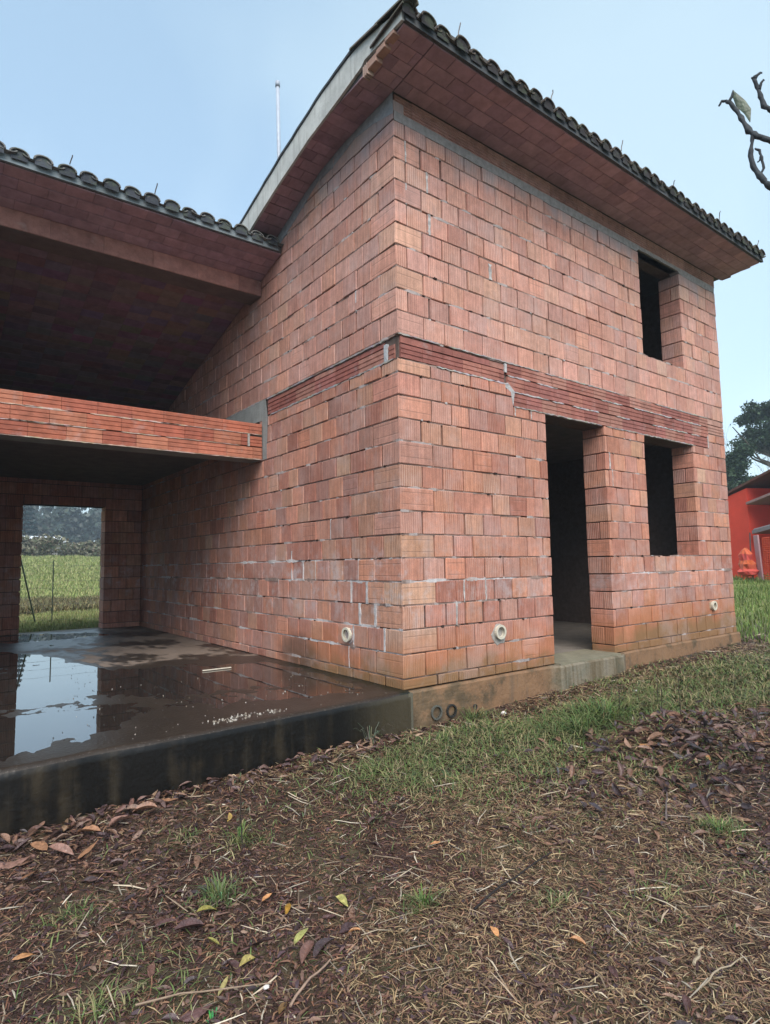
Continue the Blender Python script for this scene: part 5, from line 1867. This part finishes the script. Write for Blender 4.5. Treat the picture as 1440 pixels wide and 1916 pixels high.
stick((.0, -2.2), (.35, -2.02), .006, (.14, .11, .10), 'grey curved twig below the leaf heap')
# a strip of wood and grit on the slab
m_ = MB(); m_.cbox(0, .30, 0, .022, 0, .01, .002, (.55, .50, .40))
o = m_.build('wood_strip', MAT['stone']); o.location = (-.91, 2.07, .002); o.rotation_euler = (0, 0, -.02)
o['label'] = 'short pale wooden strip lying on the wet porch floor'; o['category'] = 'wood strip'
m_ = MB()
for k in range(330):
    if k < 95: x = lr.gauss(-1.42, .12); y = lr.gauss(.05, .045)
    elif k < 120: x = lr.gauss(-1.15, .05); y = lr.gauss(.07, .03)
    elif k < 200: x = lr.uniform(-2.3, -.1); y = lr.uniform(.0, 1.6) ** 1.3
    else: x = lr.uniform(-2.7, -1.9) + 0; y = lr.uniform(.2, 3.6); x += .25 * y
    if y < -.02 : y = .01
    r = lr.uniform(.002, .008) * (1.3 if k < 120 else (.8 if k < 200 else .6))
    V_ = [(x + r * math.cos(a) * lr.uniform(.7, 1.2), y + r * math.sin(a) * lr.uniform(.7, 1.2), -.001) for a in (0, 1.25, 2.5, 3.8, 5.0)]
    V_ += [(v[0] * .6 + x * .4, v[1] * .6 + y * .4, r * .9) for v in V_]
    c_ = lr.choice([(.30, .26, .21), (.20, .16, .12), (.42, .38, .33), (.14, .11, .09)])
    if k >= 200: c_ = (.03, .025, .02)
    m_.add(V_, [(0, 1, 6, 5), (1, 2, 7, 6), (2, 3, 8, 7), (3, 4, 9, 8), (4, 0, 5, 9), (5, 6, 7, 8, 9)], c_)
o = m_.build('gravel', MAT['stone']); o['kind'] = 'stuff'
# white plastic scrap and shells
for x, y, s_, lab in [(-2.22, -2.0, .011, 'small white scrap of plastic lying near the bottom left'), (.98, -.19, .03, 'pale stone at the foot of the house wall left of the door'), (2.4, -.62, .02, 'pale pebble on the grass before the doorway')]:
    m_ = MB()
    V_ = []
    for j, z in enumerate((0, .5, .85)):
        rr = (1, .9, .45)[j]
        for k in range(7):
            a = k / 7 * 6.283
            V_.append((math.cos(a) * rr * s_ * lr.uniform(.8, 1.2), math.sin(a) * rr * s_ * .7 * lr.uniform(.8, 1.2), z * s_ * .8))
    Fs = [(j * 7 + k, j * 7 + (k + 1) % 7, j * 7 + 7 + (k + 1) % 7, j * 7 + 7 + k) for j in (0, 1) for k in range(7)] + [tuple(range(14, 21))]
    m_.add(V_, Fs, (.62, .58, .54))
    o = m_.build('stone' if 'scrap' not in lab else 'plastic_scrap', MAT['stone']); o.location = (x, y, gz(x, y) + .012)
    o['label'] = lab; o['category'] = 'stone' if 'scrap' not in lab else 'scrap'

# ------------------------------------------------------------------ haze
hz = bpy.data.materials.new('haze_air'); hz.use_nodes = True
ht = hz.node_tree; ht.nodes.clear()
ho = ht.nodes.new('ShaderNodeOutputMaterial'); hv = ht.nodes.new('ShaderNodeVolumePrincipled')
hv.inputs['Color'].default_value = (.72, .84, .95, 1); hv.inputs['Density'].default_value = .0017
hv.inputs['Anisotropy'].default_value = 0
ht.links.new(hv.outputs[0], ho.inputs['Volume'])
mb = MB(); mb.box(-700, 700, -500, 900, -3.5, 45)
ob = mb.build('haze', hz); ob['kind'] = 'stuff'
